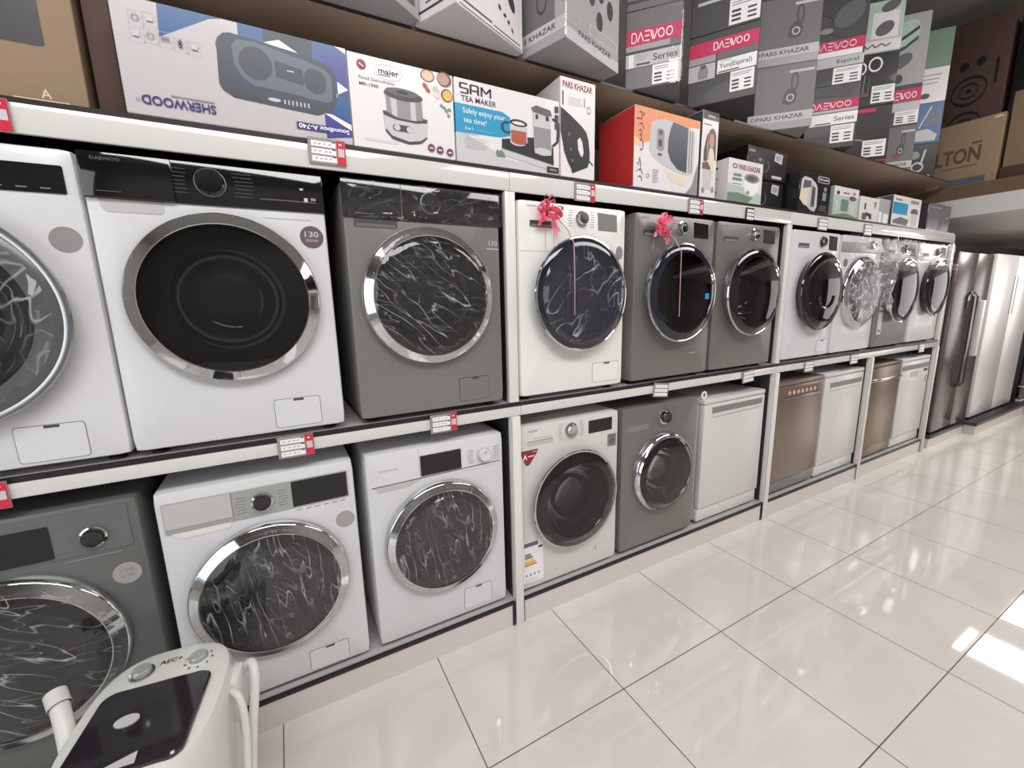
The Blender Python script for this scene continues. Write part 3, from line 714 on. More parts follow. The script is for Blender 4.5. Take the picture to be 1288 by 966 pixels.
# ------------------------------------------------------------------ dishwashers
def dishwasher(label, x, W, body, style, H=.82, z=LZ, kick='same', top_mat=None):
    t = thing('dishwasher', label, 'dishwasher', (x, LY, z), 'dishwashers on the lower shelf')
    feet(t, W, .56, LF)
    b = B(); b.box(0, W, .045, .56, 0, H-.032, body, .004); b.build('body', t)
    b = B(); b.box(0, W, .0, .56, H-.030, H, top_mat or body, .006); b.build('worktop', t)
    km = body if kick == 'same' else kick
    b = B(); b.box(.004, W-.004, .012, .044, .002, .088, km, .003); b.build('kick_plate', t)
    b = B(); b.box(.003, W-.003, 0, .044, .094, H-.034, body, .006)
    d = b.build('door', t)
    if style == 'recess':
        b = B(); b.plate([(.075, .765-.005), (W-.035, .765-.005), (W-.040, .722), (.080, .722)], -.003, 0, 'grey_plastic'); b.plate([(.080, .722), (W-.040, .722), (W-.06, .704), (.085, .700)], -.007, 0, body); b.build('door_handle', d)
    if style == 'buttons':
        b = B(); b.plate(rrect(.055, W-.06, .722, .785, .004), -.003, 0, 'ink_brown'); a = front_art(b, -.003)
        for i in range(7): a.el(.15+.055*i, .75, .014, .016, 'ink_peach' if i % 3 else 'ink_lightgrey')
        b.build('control_panel', d)
        b = B(); b.box(.05, W-.055, -.012, 0, .708, .720, 'chrome_dull', .003); b.build('door_handle', d)
    if style == 'bright':
        b = B(); b.box(.01, W-.01, -.02, 0, .690, .712, 'chrome', .005); b.build('door_handle', d)
        b = B(); a = front_art(b); a.line([(.003, .655), (W-.003, .655)], .002, 'ink_dark'); b.build('panel_print', d)
    if style == 'slot':
        b = B(); b.plate(rrect(.003, W-.003, .730, .775, .003), -.002, 0, 'grey_plastic'); b.build('control_panel', d)
        b = B(); b.plate(rrect(.20, .36, .66, .71, .01), -.003, 0, 'laminate_grey'); b.build('door_handle', d)
        b = B(); a = front_art(b); a.rect(.48, .57, .690, .715, 'ink_black'); a.rect(.54, .57, .58, .65, 'ink_grey'); b.build('door_label', d)
    return t
dishwasher('white dishwasher with a long grey recessed handle, beside the plain silver washer', 1.735, .625, 'white_enamel_warm', 'recess', .815)
dishwasher('bronze steel dishwasher with a row of round buttons, right of the second white post', 2.500, .605, 'bronze_steel', 'buttons', .838, kick='dark_silver_paint')
dishwasher('white dishwasher with a grey recessed handle, between two metallic dishwashers', 3.130, .605, 'white_enamel_warm', 'recess', .838)
dishwasher('golden brown steel dishwasher with a bright chrome handle bar', 3.825, .605, 'gold_steel', 'bright', .842)
dishwasher('white dishwasher at the far end of the lower shelf', 4.450, .605, 'white_enamel_warm', 'slot', .842)
# toothed ring on the first white dishwasher
b = B(); n = 9; k = b.mi('ink_white')
outer = []
for i in range(n*4):
    a_ = 2*PI*i/(n*4); r_ = .022 if (i//2) % 2 else .027; outer.append((r_*math.cos(a_), r_*math.sin(a_)))
V = [[b.bm.verts.new((x_, yy, z_)) for x_, z_ in lp] for lp, yy in ((outer, 0), (outer, .006), ([(.014*math.cos(2*PI*i/(n*4)), .014*math.sin(2*PI*i/(n*4))) for i in range(n*4)], .006), ([(.014*math.cos(2*PI*i/(n*4)), .014*math.sin(2*PI*i/(n*4))) for i in range(n*4)], 0))]
for q in range(4):
    A_, B_ = V[q], V[(q+1) % 4]
    for i in range(n*4): b.bm.faces.new((A_[i], A_[(i+1) % (n*4)], B_[(i+1) % (n*4)], B_[i])).material_index = k
o = b.build('toothed_ring', loc=(1.752, .035, LZ+.815+.0272)); tag(o, 'small white toothed plastic ring on the first white dishwasher', 'ring')

# ------------------------------------------------------------------ refrigerators beyond the shelving
def fridge(label, x0, x1, xs, mat, handle, z0=.145, z1=1.975):
    t = thing('refrigerator', label, 'refrigerator', (x0, 0, z0), 'refrigerators beyond the shelving'); W = x1-x0; H = z1-z0
    b = B(); b.box(0, W, .06, .70, .0, H, 'fridge_steel' if mat == 'fridge_steel' else mat, .006); b.build('body', t)
    for a0, a1, hs in ((0, xs-x0-.003, 1), (xs-x0+.003, W, -1)):
        b = B(); b.box(a0, a1, 0, .058, .02, H, mat, .010); d = b.build('door', t)
        hx = a1-.055 if hs == 1 else a0+.055
        b = B()
        if handle == 'bar':
            b.tube([(hx, -.003, .45), (hx, -.028, .50), (hx, -.028, 1.40), (hx, -.003, 1.45)], .009, 'fridge_steel')
        else:
            b.plate(rrect(hx-.012, hx+.012, 1.18, 1.62, .008), -.003, 0, 'grey_plastic')
        b.build('door_handle', d)
    return t
FR = fridge('dark steel double-door refrigerator next to the shelving', 5.29, 6.25, 5.80, 'fridge_steel', 'bar')
b = B(); b.box(.60, .66, -.075, -.025, .78, 1.36, 'laminate_white', .012); b.build('foam_sleeve', FR, 'white packing foam on the handle')
b = B(); b.plate(rrect(.36, .46, 1.28, 1.42, .008), -.004, 0, 'black_display'); b.build('dispenser', FR)
fridge('white double-door refrigerator beyond the steel one', 6.36, 7.80, 7.10, 'white_enamel', 'slit', z1=1.99)
b = B(); b.box(5.266, 6.22, -.01, .75, .105, .144, 'edge_black', .003); b.box(5.275, 6.20, .0, .75, 0, .104, 'plinth'); tag(b.build('platform'), 'low black-edged platform under the steel refrigerator', 'platform')
b = B(); b.box(6.24, 8.0, -.10, .75, .105, .144, 'edge_black', .003); b.box(6.26, 7.98, -.09, .75, 0, .104, 'plinth'); tag(b.build('platform'), 'low black-edged platform under the white refrigerator', 'platform')
b = B(); b.box(5.165, 5.262, .03, .77, .0, 2.03, 'laminate_grey', .003); tag(b.build('divider_panel'), 'tall grey divider panel between the shelving and the steel refrigerator', 'panel')
t = thing('display_cooler', 'black glass-fronted cooler with white rails at the far right edge', 'cooler', (8.15, 0, 0))
b = B(); b.box(0, 1.5, .03, .70, 0, 1.9, 'black_plastic', .005); b.build('body', t)
b = B(); b.box(.01, 1.49, .0, .029, .16, 1.88, 'black_gloss', .004); b.build('glass_door', t)
for z in (.14, .33, 1.05):
    b = B(); b.tube([(0, -.02, z), (1.5, -.02, z)], .010, 'laminate_white'); b.box(.0, .02, -.02, .02, z-.006, z+.006, 'laminate_white'); b.box(1.48, 1.5, -.02, .02, z-.006, z+.006, 'laminate_white'); b.build('rail', t)

# ------------------------------------------------------------------ cartons
class Carton:
    def __init__(s, name, label, loc, w, d, h, mat, ang=0.0, cat='box', group=None, side=None, topmat=None):
        s.b = B(); s.w, s.d, s.h = w, d, h; s.name, s.label, s.loc, s.ang, s.cat, s.group = name, label, loc, ang, cat, group
        s.b.box(0, w, 0, d, 0, h, mat, .0025, 1)
        if side: s.art('L').rect(0.003/d, 1-.003/d, .003/h, 1-.003/h, side)
    def art(s, face='F'):
        if face == 'F': return Art(s.b, (0, 0, 0), (1, 0, 0), (0, 0, 1), (0, -1, 0), (s.w, s.h))
        if face == 'L': return Art(s.b, (0, s.d, 0), (0, -1, 0), (0, 0, 1), (-1, 0, 0), (s.d, s.h))
        if face == 'R': return Art(s.b, (s.w, 0, 0), (0, 1, 0), (0, 0, 1), (1, 0, 0), (s.d, s.h))
        if face == 'D': return Art(s.b, (0, s.d, 0), (1, 0, 0), (0, -1, 0), (0, 0, -1), (s.w, s.d))
    def done(s):
        o = s.b.build(s.name, loc=s.loc, rz=math.radians(s.ang)); return tag(o, s.label, s.cat, s.group)
GT, GO, GE = 'appliance boxes on top of the shelving', 'appliance boxes on the overhead shelf', 'cartons on the soffit'
ZT = 2.1285; ZO = 2.600

# brown carton at far left
c = Carton('carton', 'brown carton at the far left above the shelving with a dark printed screen', (-1.60, .10, ZT), .70, .40, .458, 'kraft', group=GT)
a = c.art(); a.rr(.02, .90, .36, .995, .02, 'ink_dark'); a.text('A', .86, .08, .03, .05, 'ink_cream'); a.rect(.78, .94, .05, .07, 'ink_cream')
c.done()
b = B(); b.box(-.885, -.825, .12, .60, ZT, 2.585, 'kraft_red', .004); tag(b.build('carton'), 'narrow dark brown carton standing between the brown carton and the blue speaker box', 'box', GT)

# speaker box, upside down
c = Carton('speaker_box', 'white and blue loudspeaker box standing upside down on the shelving', (-.802, .004, ZT), .598, .28, .294, 'board_lilac', group=GT)
a = c.art()
a.poly([(.175, .995), (.168, .71), (.375, .965), (.43, .995)], 'ink_blue')
a.poly([(.49, .995), (.49, .88), (.62, .84), (.67, .995)], 'ink_blue')
a.poly([(.60, .995), (.60, .85), (.83, .80), (.83, .995)], 'ink_slate')
a.poly([(.83, .995), (.82, .78), (.94, .50), (.997, .57), (.997, .995)], 'ink_blue'); a.poly([(.86, .90), (.92, .62), (.997, .57), (.997, .90)], 'ink_indigo')
a.poly([(.94, .995), (.997, .995), (.997, .94)], 'board_white'); a.poly([(.60, .87), (.67, .925), (.775, .82)], 'ink_white')
a.poly([(.86, .28), (.94, .50), (.997, .57), (.997, .08), (.93, .06), (.862, .033)], 'ink_indigo'); a.poly([(.905, .30), (.94, .50), (.997, .50), (.997, .24)], 'ink_blue'); a.poly([(.86, .29), (.90, .29), (.997, .21), (.997, .15)], 'ink_white'); a.poly([(.94, .64), (.94, .51), (.995, .575)], 'ink_white')
a.poly([(.39, .70), (.389, .765), (.40, .82), (.425, .87), (.455, .885), (.60, .865), (.80, .83), (.86, .80), (.918, .77), (.938, .67), (.925, .384), (.877, .304), (.826, .255), (.60, .275), (.44, .29), (.395, .345), (.382, .40)], 'ink_slate')
a.poly([(.455, .78), (.48, .84), (.55, .85), (.64, .825), (.80, .775), (.875, .735), (.912, .68), (.908, .43), (.88, .40), (.684, .43), (.53, .44), (.485, .50), (.455, .62)], 'ink_steelblue')
a.el(.553, .65, .074, .155, 'ink_slate'); a.el(.828, .595, .056, .125, 'ink_slate'); a.poly([(.64, .56), (.77, .53), (.77, .68), (.64, .72)], 'ink_slate'); a.rect(.694, .727, .638, .650, 'ink_lightgrey')
a.poly([(.40, .36), (.45, .31), (.60, .30), (.60, .34), (.46, .36)], 'ink_dark'); a.el(.62, .335, .03, .018, 'ink_lightgrey')
for i in range(7): a.rect(.665+.019*i, .672+.019*i, .31, .355, 'ink_lightgrey')
a.text('SHERWOOD', .353, .180, .289, .084, 'ink_navy', 180, .02); a.words(.178, .35, .196, .213, 1, 'ink_grey', .6); a.ring(.050, .13, .008, .014, .003, 'ink_grey')
a.rect(.714, .87, .088, .158, 'ink_navy'); a.text('Soundbox A-740', .982, .147, .258, .048, 'ink_white', 180, .02)
for n_, (x_, y_) in enumerate(((.088, .83), (.140, .84), (.082, .69), (.135, .70), (.190, .69), (.245, .68), (.30, .675))):
    a.line([(x_-.025, y_-.06), (x_+.025, y_-.06), (x_+.025, y_+.06), (x_-.025, y_+.06), (x_-.025, y_-.06)], .002, 'ink_lightgrey')
    if n_ in (0, 3): a.ring(x_, y_, .014, .03, .005, 'ink_grey')
    elif n_ == 4: [a.line([(x_-.016, y_+.02-.014*q), (x_+.016, y_+.02-.014*q)], .006, 'ink_dark') for q in range(3)]
    elif n_ == 5: a.line([(x_-.010, y_-.02), (x_+.008, y_+.015), (x_, y_+.035), (x_, y_-.035), (x_+.008, y_-.015), (x_-.010, y_+.02)], .005, 'ink_dark')
    else: a.rect(x_-.012, x_+.012, y_-.02, y_+.02, 'ink_lightgrey')
c.done()
# food dehydrator box
c = Carton('food_dehydrator_box', 'white food dehydrator box between the speaker box and the tea maker box', (-.202, .006, ZT), .373, .26, .292, 'board_white', group=GT)
a = c.art()
a.el(.12, .885, .042, .055, 'ink_maroon'); a.line([(.10, .90), (.14, .87)], .012, 'ink_white'); a.ring(.36, .86, .135, .085, .006, 'ink_lightgrey')
a.text('maier', .27, .835, .19, .062, 'ink_black'); a.line([(.27, .822), (.38, .822)], .008, 'ink_black')
a.text('Food Dehydrator', .09, .725, .33, .045, 'ink_midgrey', 0, .0); a.text('MR-1930', .09, .67, .17, .035, 'ink_dark')
a.el(.74, .93, .07, .07, 'ink_brown'); a.el(.74, .93, .058, .058, 'ink_peach'); a.el(.91, .93, .075, .085, 'ink_brown'); a.el(.90, .93, .06, .068, 'ink_skin'); a.el(.93, .75, .06, .075, 'ink_brown'); a.el(.935, .75, .048, .06, 'ink_yellow')
a.el(.71, .81, .022, .035, 'ink_tea', .5); a.el(.735, .77, .022, .035, 'ink_tea', .5); a.el(.82, .79, .03, .045, 'ink_lightgrey', .4); a.el(.825, .73, .028, .04, 'ink_cream', .4)
for (x_, y_) in ((.87, .62), (.90, .60), (.92, .57), (.95, .59), (.94, .52)): a.el(x_, y_, .014, .02, 'ink_green', .5)
# appliance
a.poly([(.30, .245), (.36, .17), (.52, .13), (.64, .16), (.70, .22), (.71, .36), (.66, .43), (.32, .44), (.29, .38)], 'ink_lightgrey')
a.poly([(.30, .25), (.36, .175), (.52, .135), (.64, .165), (.70, .225), (.70, .20), (.64, .135), (.52, .105), (.36, .14), (.30, .215)], 'ink_dark')
a.poly([(.285, .44), (.29, .395), (.40, .36), (.60, .355), (.71, .38), (.715, .42), (.60, .44)], 'ink_dark')
a.poly([(.32, .62), (.325, .43), (.42, .385), (.58, .38), (.67, .405), (.665, .62)], 'ink_grey'); a.poly([(.36, .62), (.37, .41), (.42, .39), (.42, .62)], 'ink_lightgrey'); a.poly([(.55, .62), (.55, .385), (.60, .385), (.60, .62)], 'ink_lightgrey')
a.el(.49, .645, .185, .062, 'ink_dark'); a.el(.48, .675, .16, .042, 'ink_midgrey'); a.el(.48, .675, .06, .018, 'ink_black')
a.poly(rrect(.37, .56, .235, .31, .03), 'ink_dark'); a.el(.41, .275, .03, .035, 'ink_lightgrey'); a.el(.53, .27, .03, .035, 'ink_lightgrey')
for i, x_ in enumerate((.74, .83, .935)): a.el(x_, .095-.012*i+.01, .036, .046, 'ink_purple'); a.rect(x_-.018, x_+.018, .095-.012*i, .108-.012*i, 'ink_white')
a.words(.10, .42, .085, .115, 2, 'ink_lightgrey')
c.done()
# tea maker box
c = Carton('tea_maker_box', 'white and cyan tea maker box in front of the iron box', (.176, .006, ZT), .478, .075, .293, 'board_white', group=GT)
a = c.art()
a.poly([(.003, .003), (.997, .003), (.997, .06), (.45, .12), (.003, .40)], 'ink_lightgrey')
a.poly([(.0, .35), (.40, .375), (.50, .42), (.52, .55), (.49, .655), (.42, .70), (.0, .70)], 'ink_cyan')
L_ = .008
a.line([(.115, .94), (.05, .94), (.05, .885), (.115, .885), (.115, .83), (.05, .83)], .018, 'ink_black')
a.line([(.14, .83), (.14, .94), (.205, .94), (.205, .83)], .018, 'ink_black'); a.line([(.14, .875), (.205, .875)], .018, 'ink_black')
a.line([(.235, .83), (.235, .94), (.275, .87), (.315, .94), (.315, .83)], .016, 'ink_black')
a.text('TEA MAKER', .055, .735, .31, .065, 'ink_black', 0, .01)
a.text('Safely enjoy your', .065, .575, .38, .085, 'ink_white', 0, .0); a.text('tea time!', .07, .485, .20, .065, 'ink_white', 0, .0); a.text('2 in 1', .08, .40, .07, .035, 'ink_white'); a.words(.17, .34, .405, .415, 1, 'ink_lightgrey')
a.words(.075, .20, .34, .35, 1, 'ink_orange', .5); a.words(.075, .29, .17, .32, 6, 'ink_grey', .12)
a.poly([(.41, .16), (.93, .05), (.935, .16), (.93, .36), (.72, .45), (.66, .44), (.41, .36)], 'ink_black'); a.poly([(.41, .16), (.93, .05), (.93, .12), (.41, .235)], 'ink_lightgrey'); a.poly([(.41, .235), (.93, .12), (.93, .13), (.41, .245)], 'ink_grey')
a.poly([(.36, .13), (.44, .13), (.43, .19), (.40, .22), (.38, .20), (.36, .22), (.35, .17)], 'ink_green')
a.el(.565, .35, .075, .045, 'ink_lightgrey'); a.poly([(.49, .36), (.49, .58), (.66, .58), (.66, .36)], 'ink_lightgrey'); a.poly([(.50, .36), (.50, .50), (.65, .50), (.65, .36)], 'ink_tea'); a.el(.575, .36, .07, .035, 'ink_tea'); a.ring(.575, .60, .085, .045, .02, 'ink_black')
a.ring(.46, .52, .055, .075, .022, 'ink_slate', a0=60, a1=320)
a.poly([(.73, .30), (.72, .80), (.90, .80), (.91, .30)], 'ink_lightgrey'); a.poly([(.735, .30), (.725, .60), (.90, .60), (.905, .30)], 'ink_grey'); a.el(.82, .285, .09, .05, 'ink_lightgrey'); a.rect(.735, .905, .25, .31, 'ink_lightgrey'); a.poly([(.70, .83), (.75, .875), (.90, .85), (.915, .78), (.86, .76), (.73, .78)], 'ink_midgrey')
a.rect(.745, .77, .70, .76, 'ink_black'); a.rect(.85, .88, .70, .76, 'ink_black'); a.line([(.92, .75), (.985, .70), (.975, .45), (.92, .38)], .025, 'ink_black')
for i in range(3): a.rect(.945, .985, .84-.11*i, .92-.11*i, 'ink_dark')
a.rect(.86, .985, .02, .10, 'ink_black'); a.text('TM371G', .885, .045, .075, .03, 'ink_lightgrey')
a = c.art('L'); a.poly([(0, .35), (1, .35), (1, .70), (0, .70)], 'ink_cyan'); c.done()
# iron box
c = Carton('iron_box', 'tall white iron box with red lettering, right of the tea maker box', (.662, .010, ZT), .190, .22, .398, 'board_white', group=GT)
a = c.art(); a.text('PARS KHAZAR', .06, .895, .84, .065, 'ink_maroon', 0, .03); a.words(.22, .62, .73, .82, 5, 'ink_lightgrey', .5); a.rect(.05, .085, .72, .86, 'ink_dark'); a.rect(.66, .69, .74, .83, 'ink_grey'); a.ring(.80, .72, .06, .04, .016, 'ink_grey')
a.poly([(.003, .70), (.30, .63), (.62, .54), (.74, .49), (.80, .42), (.84, .30), (.84, .20), (.78, .13), (.62, .10), (.52, .08), (.33, .045), (.30, .09), (.20, .16), (.10, .26), (.003, .46)], 'ink_black')
a.poly([(.48, .40), (.55, .43), (.62, .38), (.66, .28), (.62, .23), (.56, .25), (.50, .30)], 'board_white'); a.line([(.83, .20), (.94, .16)], .02, 'ink_black'); a.el(.24, .44, .035, .02, 'ink_midgrey'); a.el(.29, .29, .03, .02, 'ink_midgrey'); a.el(.33, .18, .04, .02, 'ink_midgrey')
c.done()
# heater box, orange/red
c = Carton('heater_box', 'orange and white heater box with a red side', (1.086, .004, ZT), .458, .26, .362, 'board_white', group=GT, side='ink_red')
a = c.art()
a.poly([(.003, .62), (.003, .997), (.997, .997), (.997, .90), (.62, .86), (.30, .80), (.22, .60), (.14, .56)], 'ink_orange'); a.poly([(.003, .62), (.14, .56), (.10, .50), (.003, .52)], 'ink_peach'); a.rect(.30, .31, .84, .995, 'ink_peach')
a.poly([(.45, .28), (.60, .24), (.80, .20), (.78, .10), (.62, .12), (.50, .18)], 'ink_cream'); a.poly([(.80, .003), (.90, .12), (.96, .35), (.997, .45), (.997, .003)], 'ink_grey')
hs = [(.22, .76), (.24, .84), (.32, .88), (.45, .91), (.80, .88), (.90, .84), (.92, .76), (.91, .34), (.88, .26), (.78, .25), (.60, .27), (.40, .34), (.26, .42), (.215, .50)]
a.poly(hs, 'ink_lightgrey'); a.poly([(.56, .90), (.80, .87), (.80, .28), (.66, .30), (.54, .40), (.49, .52), (.49, .66), (.52, .80)], 'ink_slate')
for x_ in (.83, .87): a.rect(x_, x_+.012, .29, .84, 'ink_midgrey')
a.rr(.32, .43, .50, .78, .04, 'ink_grey'); a.el(.375, .73, .025, .03, 'ink_dark'); a.el(.37, .60, .028, .05, 'ink_dark'); a.rect(.34, .40, .44, .47, 'ink_dark')
a.text('\ufead\ufeb0\ufea7 \ufeb1\ufead\ufe8e\ufb58', .135, .075, .86, .115, 'ink_purple', 90, .0)
a.ring(.20, .16, .025, .03, .008, 'ink_grey'); a.words(.27, .36, .08, .26, 6, 'ink_grey', .3)
c.done()
# narrow box with a person pictured
c = Carton('blender_box', 'tall narrow box picturing a person, right of the heater box', (1.572, .012, ZT), .128, .16, .428, 'board_white', group=GT, side='board_charcoal')
a = c.art(); a.rect(.003, .997, .90, .997, 'board_grey'); a.rect(.3, .75, .93, .955, 'ink_lightgrey'); a.rect(.05, .55, .84, .85, 'ink_dark')
a.el(.62, .69, .26, .12, 'ink_brown'); a.poly([(.40, .70), (.36, .45), (.60, .40), (.90, .45), (.88, .70)], 'ink_brown'); a.el(.60, .665, .155, .085, 'ink_skin'); a.poly([(.50, .58), (.70, .58), (.78, .52), (.85, .42), (.80, .22), (.50, .22), (.42, .45), (.45, .54)], 'ink_cream'); a.poly([(.14, .42), (.14, .55), (.30, .74), (.34, .74), (.34, .42)], 'ink_dark'); a.poly([(.08, .40), (.40, .42), (.60, .36), (.60, .32), (.10, .33)], 'ink_brown')
a.poly([(.15, .33), (.70, .33), (.66, .10), (.22, .10)], 'ink_lightgrey'); a.el(.2, .08, .10, .035, 'ink_grey'); a.el(.8, .10, .08, .04, 'ink_grey')
c.done()
# rice cooker box
c = Carton('rice_cooker_box', 'pale green rice cooker box with red lettering', (1.80, .008, ZT), .315, .22, .226, 'board_white', group=GT)
a = c.art(); a.poly([(.003, .003), (.997, .003), (.997, .25), (.60, .30), (.20, .45), (.003, .40)], 'ink_palegreen'); a.poly([(.003, .003), (.60, .003), (.75, .14), (.30, .22), (.003, .20)], 'ink_green')
a.text('PARS KHAZAR', .28, .76, .64, .13, 'ink_maroon', 0, .03); a.ring(.17, .83, .07, .055, .022, 'ink_dark')
a.poly([(.46, .58), (.48, .28), (.56, .19), (.76, .19), (.86, .28), (.90, .58)], 'ink_white'); a.el(.68, .60, .225, .11, 'ink_grey'); a.el(.68, .60, .16, .07, 'ink_midgrey'); a.el(.68, .61, .03, .025, 'ink_dark'); a.el(.58, .25, .045, .05, 'ink_grey')
a.rect(.12, .38, .50, .56, 'ink_green'); a.rect(.14, .36, .60, .66, 'ink_green'); a.rect(.10, .40, .38, .46, 'ink_white'); a.words(.12, .38, .385, .455, 1, 'ink_green', .4); c.art('L').text('RP', .2, .72, .5, .13, 'ink_dark'); c.art('L').words(.15, .7, .20, .62, 4, 'ink_green', .3)
c.done()
# black coffee machine boxes
def coffee(label, x, y, z, w, h, d, grp=GT):
    c = Carton('coffee_maker_box', label, (x, y, z), w, d, h, 'board_black', group=grp)
    a = c.art(); a.ring(.35, .45, .20, .26, .03, 'ink_midgrey', a0=150, a1=400); a.el(.33, .56, .10, .13, 'ink_dark'); a.el(.31, .60, .035, .045, 'ink_grey'); a.poly([(.66, .66), (.86, .58), (.88, .90), (.68, .92)], 'ink_lightgrey'); a.words(.70, .84, .68, .84, 3, 'ink_dark', .4); a.rect(.62, .88, .08, .17, 'ink_lightgrey'); a.rect(.03, .18, .80, .88, 'ink_grey')
    return c.done()
coffee('black coffee maker box standing directly on the shelving behind the rice cooker box', 2.16, .14, ZT, .40, .196, .22)
coffee('black coffee maker box stacked on top of another black box', 2.14, .13, ZT+.197, .42, .182, .24)
# black grill box
c = Carton('grill_box', 'black contact grill box with a white rounded logo', (2.585, .05, ZT), .385, .24, .262, 'board_black', group=GT)
a = c.art(); a.rr(.54, .93, .80, .955, .06, 'ink_lightgrey'); a.rr(.555, .915, .815, .94, .05, 'board_black'); a.text("De'Longhi", .58, .84, .31, .075, 'ink_white', 0, .02)
a.poly([(.05, .80), (.12, .88), (.35, .86), (.50, .76), (.56, .66), (.58, .20), (.52, .08), (.40, .10), (.10, .30), (.03, .42)], 'ink_lightgrey'); a.poly([(.02, .35), (.06, .54), (.16, .60), (.28, .60), (.27, .20), (.16, .22)], 'ink_cream'); a.poly([(.38, .70), (.50, .66), (.50, .20), (.38, .18)], 'ink_midgrey'); a.rect(.42, .45, .25, .62, 'ink_dark'); a.poly([(.12, .80), (.34, .80), (.36, .66), (.10, .60)], 'ink_midgrey')
a.rect(.74, .86, .38, .58, 'ink_grey'); a.el(.81, .66, .05, .06, 'ink_grey'); a.words(.66, .90, .12, .26, 4, 'ink_grey', .25); c.done()
# sundry small boxes
c = Carton('kettle_box', 'pale green and grey box with glassware pictures, right of the black grill box', (3.02, .05, ZT), .345, .20, .215, 'ink_palegreen', group=GT)
a = c.art(); a.rect(.003, .997, .72, .997, 'board_white'); a.poly([(.003, .10), (.5, .2), (.997, .1), (.997, .003), (.003, .003)], 'ink_green'); a.rr(.30, .60, .25, .62, .05, 'ink_green'); a.poly([(.62, .65), (.88, .66), (.86, .20), (.66, .18)], 'ink_lightgrey'); a.el(.75, .68, .14, .08, 'ink_midgrey'); a.el(.15, .80, .06, .06, 'ink_dark'); a.rect(.35, .60, .80, .84, 'ink_midgrey'); a.el(.80, .84, .06, .05, 'ink_grey'); a.poly([(.03, .55), (.16, .60), (.20, .30), (.08, .20)], 'ink_lightgrey'); c.done()
c = Carton('grinder_box', 'small white box with a black stand mixer picture', (3.40, .05, ZT), .295, .18, .182, 'board_white', group=GT)
a = c.art(); a.rect(.22, .30, .50, .75, 'ink_dark'); a.rect(.14, .38, .18, .36, 'ink_brown'); a.poly([(.30, .40), (.62, .36), (.66, .15), (.52, .15), (.48, .25), (.30, .25)], 'ink_dark'); a.el(.25, .18, .12, .09, 'ink_brown'); a.poly([(.70, .85), (.85, .85), (.80, .60), (.74, .60)], 'ink_grey'); c.done()
c = Carton('tea_maker_box', 'small tea maker box with a blue patch near the far end of the shelving', (3.95, .06, ZT), .515, .30, .245, 'board_white', group=GT, side='ink_midgrey')
a = c.art(); a.rect(.003, .52, .42, .78, 'ink_cyan'); a.rect(.06, .30, .84, .90, 'ink_grey'); a.el(.78, .55, .14, .12, 'ink_midgrey'); a.poly([(.66, .50), (.92, .50), (.90, .12), (.70, .12)], 'ink_lightgrey'); a.poly([(.05, .12), (.55, .08), (.60, .28), (.30, .34), (.05, .22)], 'ink_midgrey'); a.rect(.60, .90, .82, .92, 'ink_grey')
a = c.art('L'); a.rect(.05, .30, .1, .5, 'ink_lightgrey'); a.rect(.5, .8, .1, .45, 'ink_lightgrey'); c.done()
b = B(); b.box(3.72, 3.93, .07, .30, ZT, ZT+.20, 'board_grey_light', .003); a = Art(b, (3.72, .07, ZT), (1, 0, 0), (0, 0, 1), (0, -1, 0), (.21, .20)); a.rect(.15, .4, .1, .5, 'ink_white'); a.rect(.5, .9, .08, .45, 'ink_white'); tag(b.build('jug_box'), 'small grey box in clear wrap left of the blue-patched tea maker box', 'box', GT)
c = Carton('appliance_box', 'dark purple film-wrapped box at the far end of the shelving', (4.62, .06, ZT), .50, .30, .245, 'board_purple', group=GT)
a = c.art(); a.rect(.05, .55, .84, .88, 'ink_grey'); a.rect(.05, .48, .10, .62, 'ink_midgrey'); a.rect(.62, .95, .05, .35, 'ink_midgrey'); a.el(.85, .55, .03, .03, 'ink_lightgrey'); c.done()

# ---------------- overhead boxes
def logo_daewoo(a, x, y, w, h, mat='ink_white', wd=None):
    wd = wd or h*.14; k = w/6.6
    def ln(pts): a.line([(x+p*k, y+q*h) for p, q in pts], wd, mat)
    ln([(.05, 0), (.05, 1)]); ln([(.05, 1), (.55, 1), (.80, .72), (.80, .28), (.55, 0), (.05, 0)])
    ln([(1.0, 0), (1.45, 1), (1.9, 0)])
    for q in (0, .5, 1): ln([(2.1, q), (2.85, q)])
    ln([(2.95, 1), (3.35, 0)]); ln([(3.2, 1), (3.6, 0), (4.05, 1)])
    for cx in (4.65, 5.9): a.ring(x+cx*k, y+.5*h, .52*k, .5*h, wd, mat)
def daewoo_face(a, name='Series', photo=None):
    a.rect(.003, .997, .56, .76, 'ink_pink'); logo_daewoo(a, .10, .60, .76, .12)
    a.rect(.003, .80, .49, .56, 'board_grey_light')
    a.rect(.003, .997, .455, .485, 'ink_dark'); a.rect(.003, .997, .28, .455, 'ink_lightgrey'); a.rect(.06, .15, .28, .45, 'ink_white'); a.rect(.20, .45, .30, .325, 'ink_dark'); a.words(.20, .42, .36, .44, 3, 'ink_grey', .3)
    a.text(name, .50, .33, .44, .085, 'ink_dark', 0, .01)
    barcode(a, .50, .95, .02, .27)
def barcode(a, x0, x1, y0, y1):
    a.rect(x0, x1, y0, y1, 'ink_white'); dx, dy = x1-x0, y1-y0
    a.words(x0+dx*.08, x0+dx*.9, y0+dy*.72, y0+dy*.92, 2, 'ink_grey', .4)
    for i in range(3): a.rect(x0+dx*.08, x0+dx*.38, y0+dy*(.12+.18*i), y0+dy*(.22+.18*i), 'ink_dark'); a.rect(x0+dx*.60, x0+dx*.88, y0+dy*(.12+.18*i), y0+dy*(.20+.18*i), 'ink_dark')
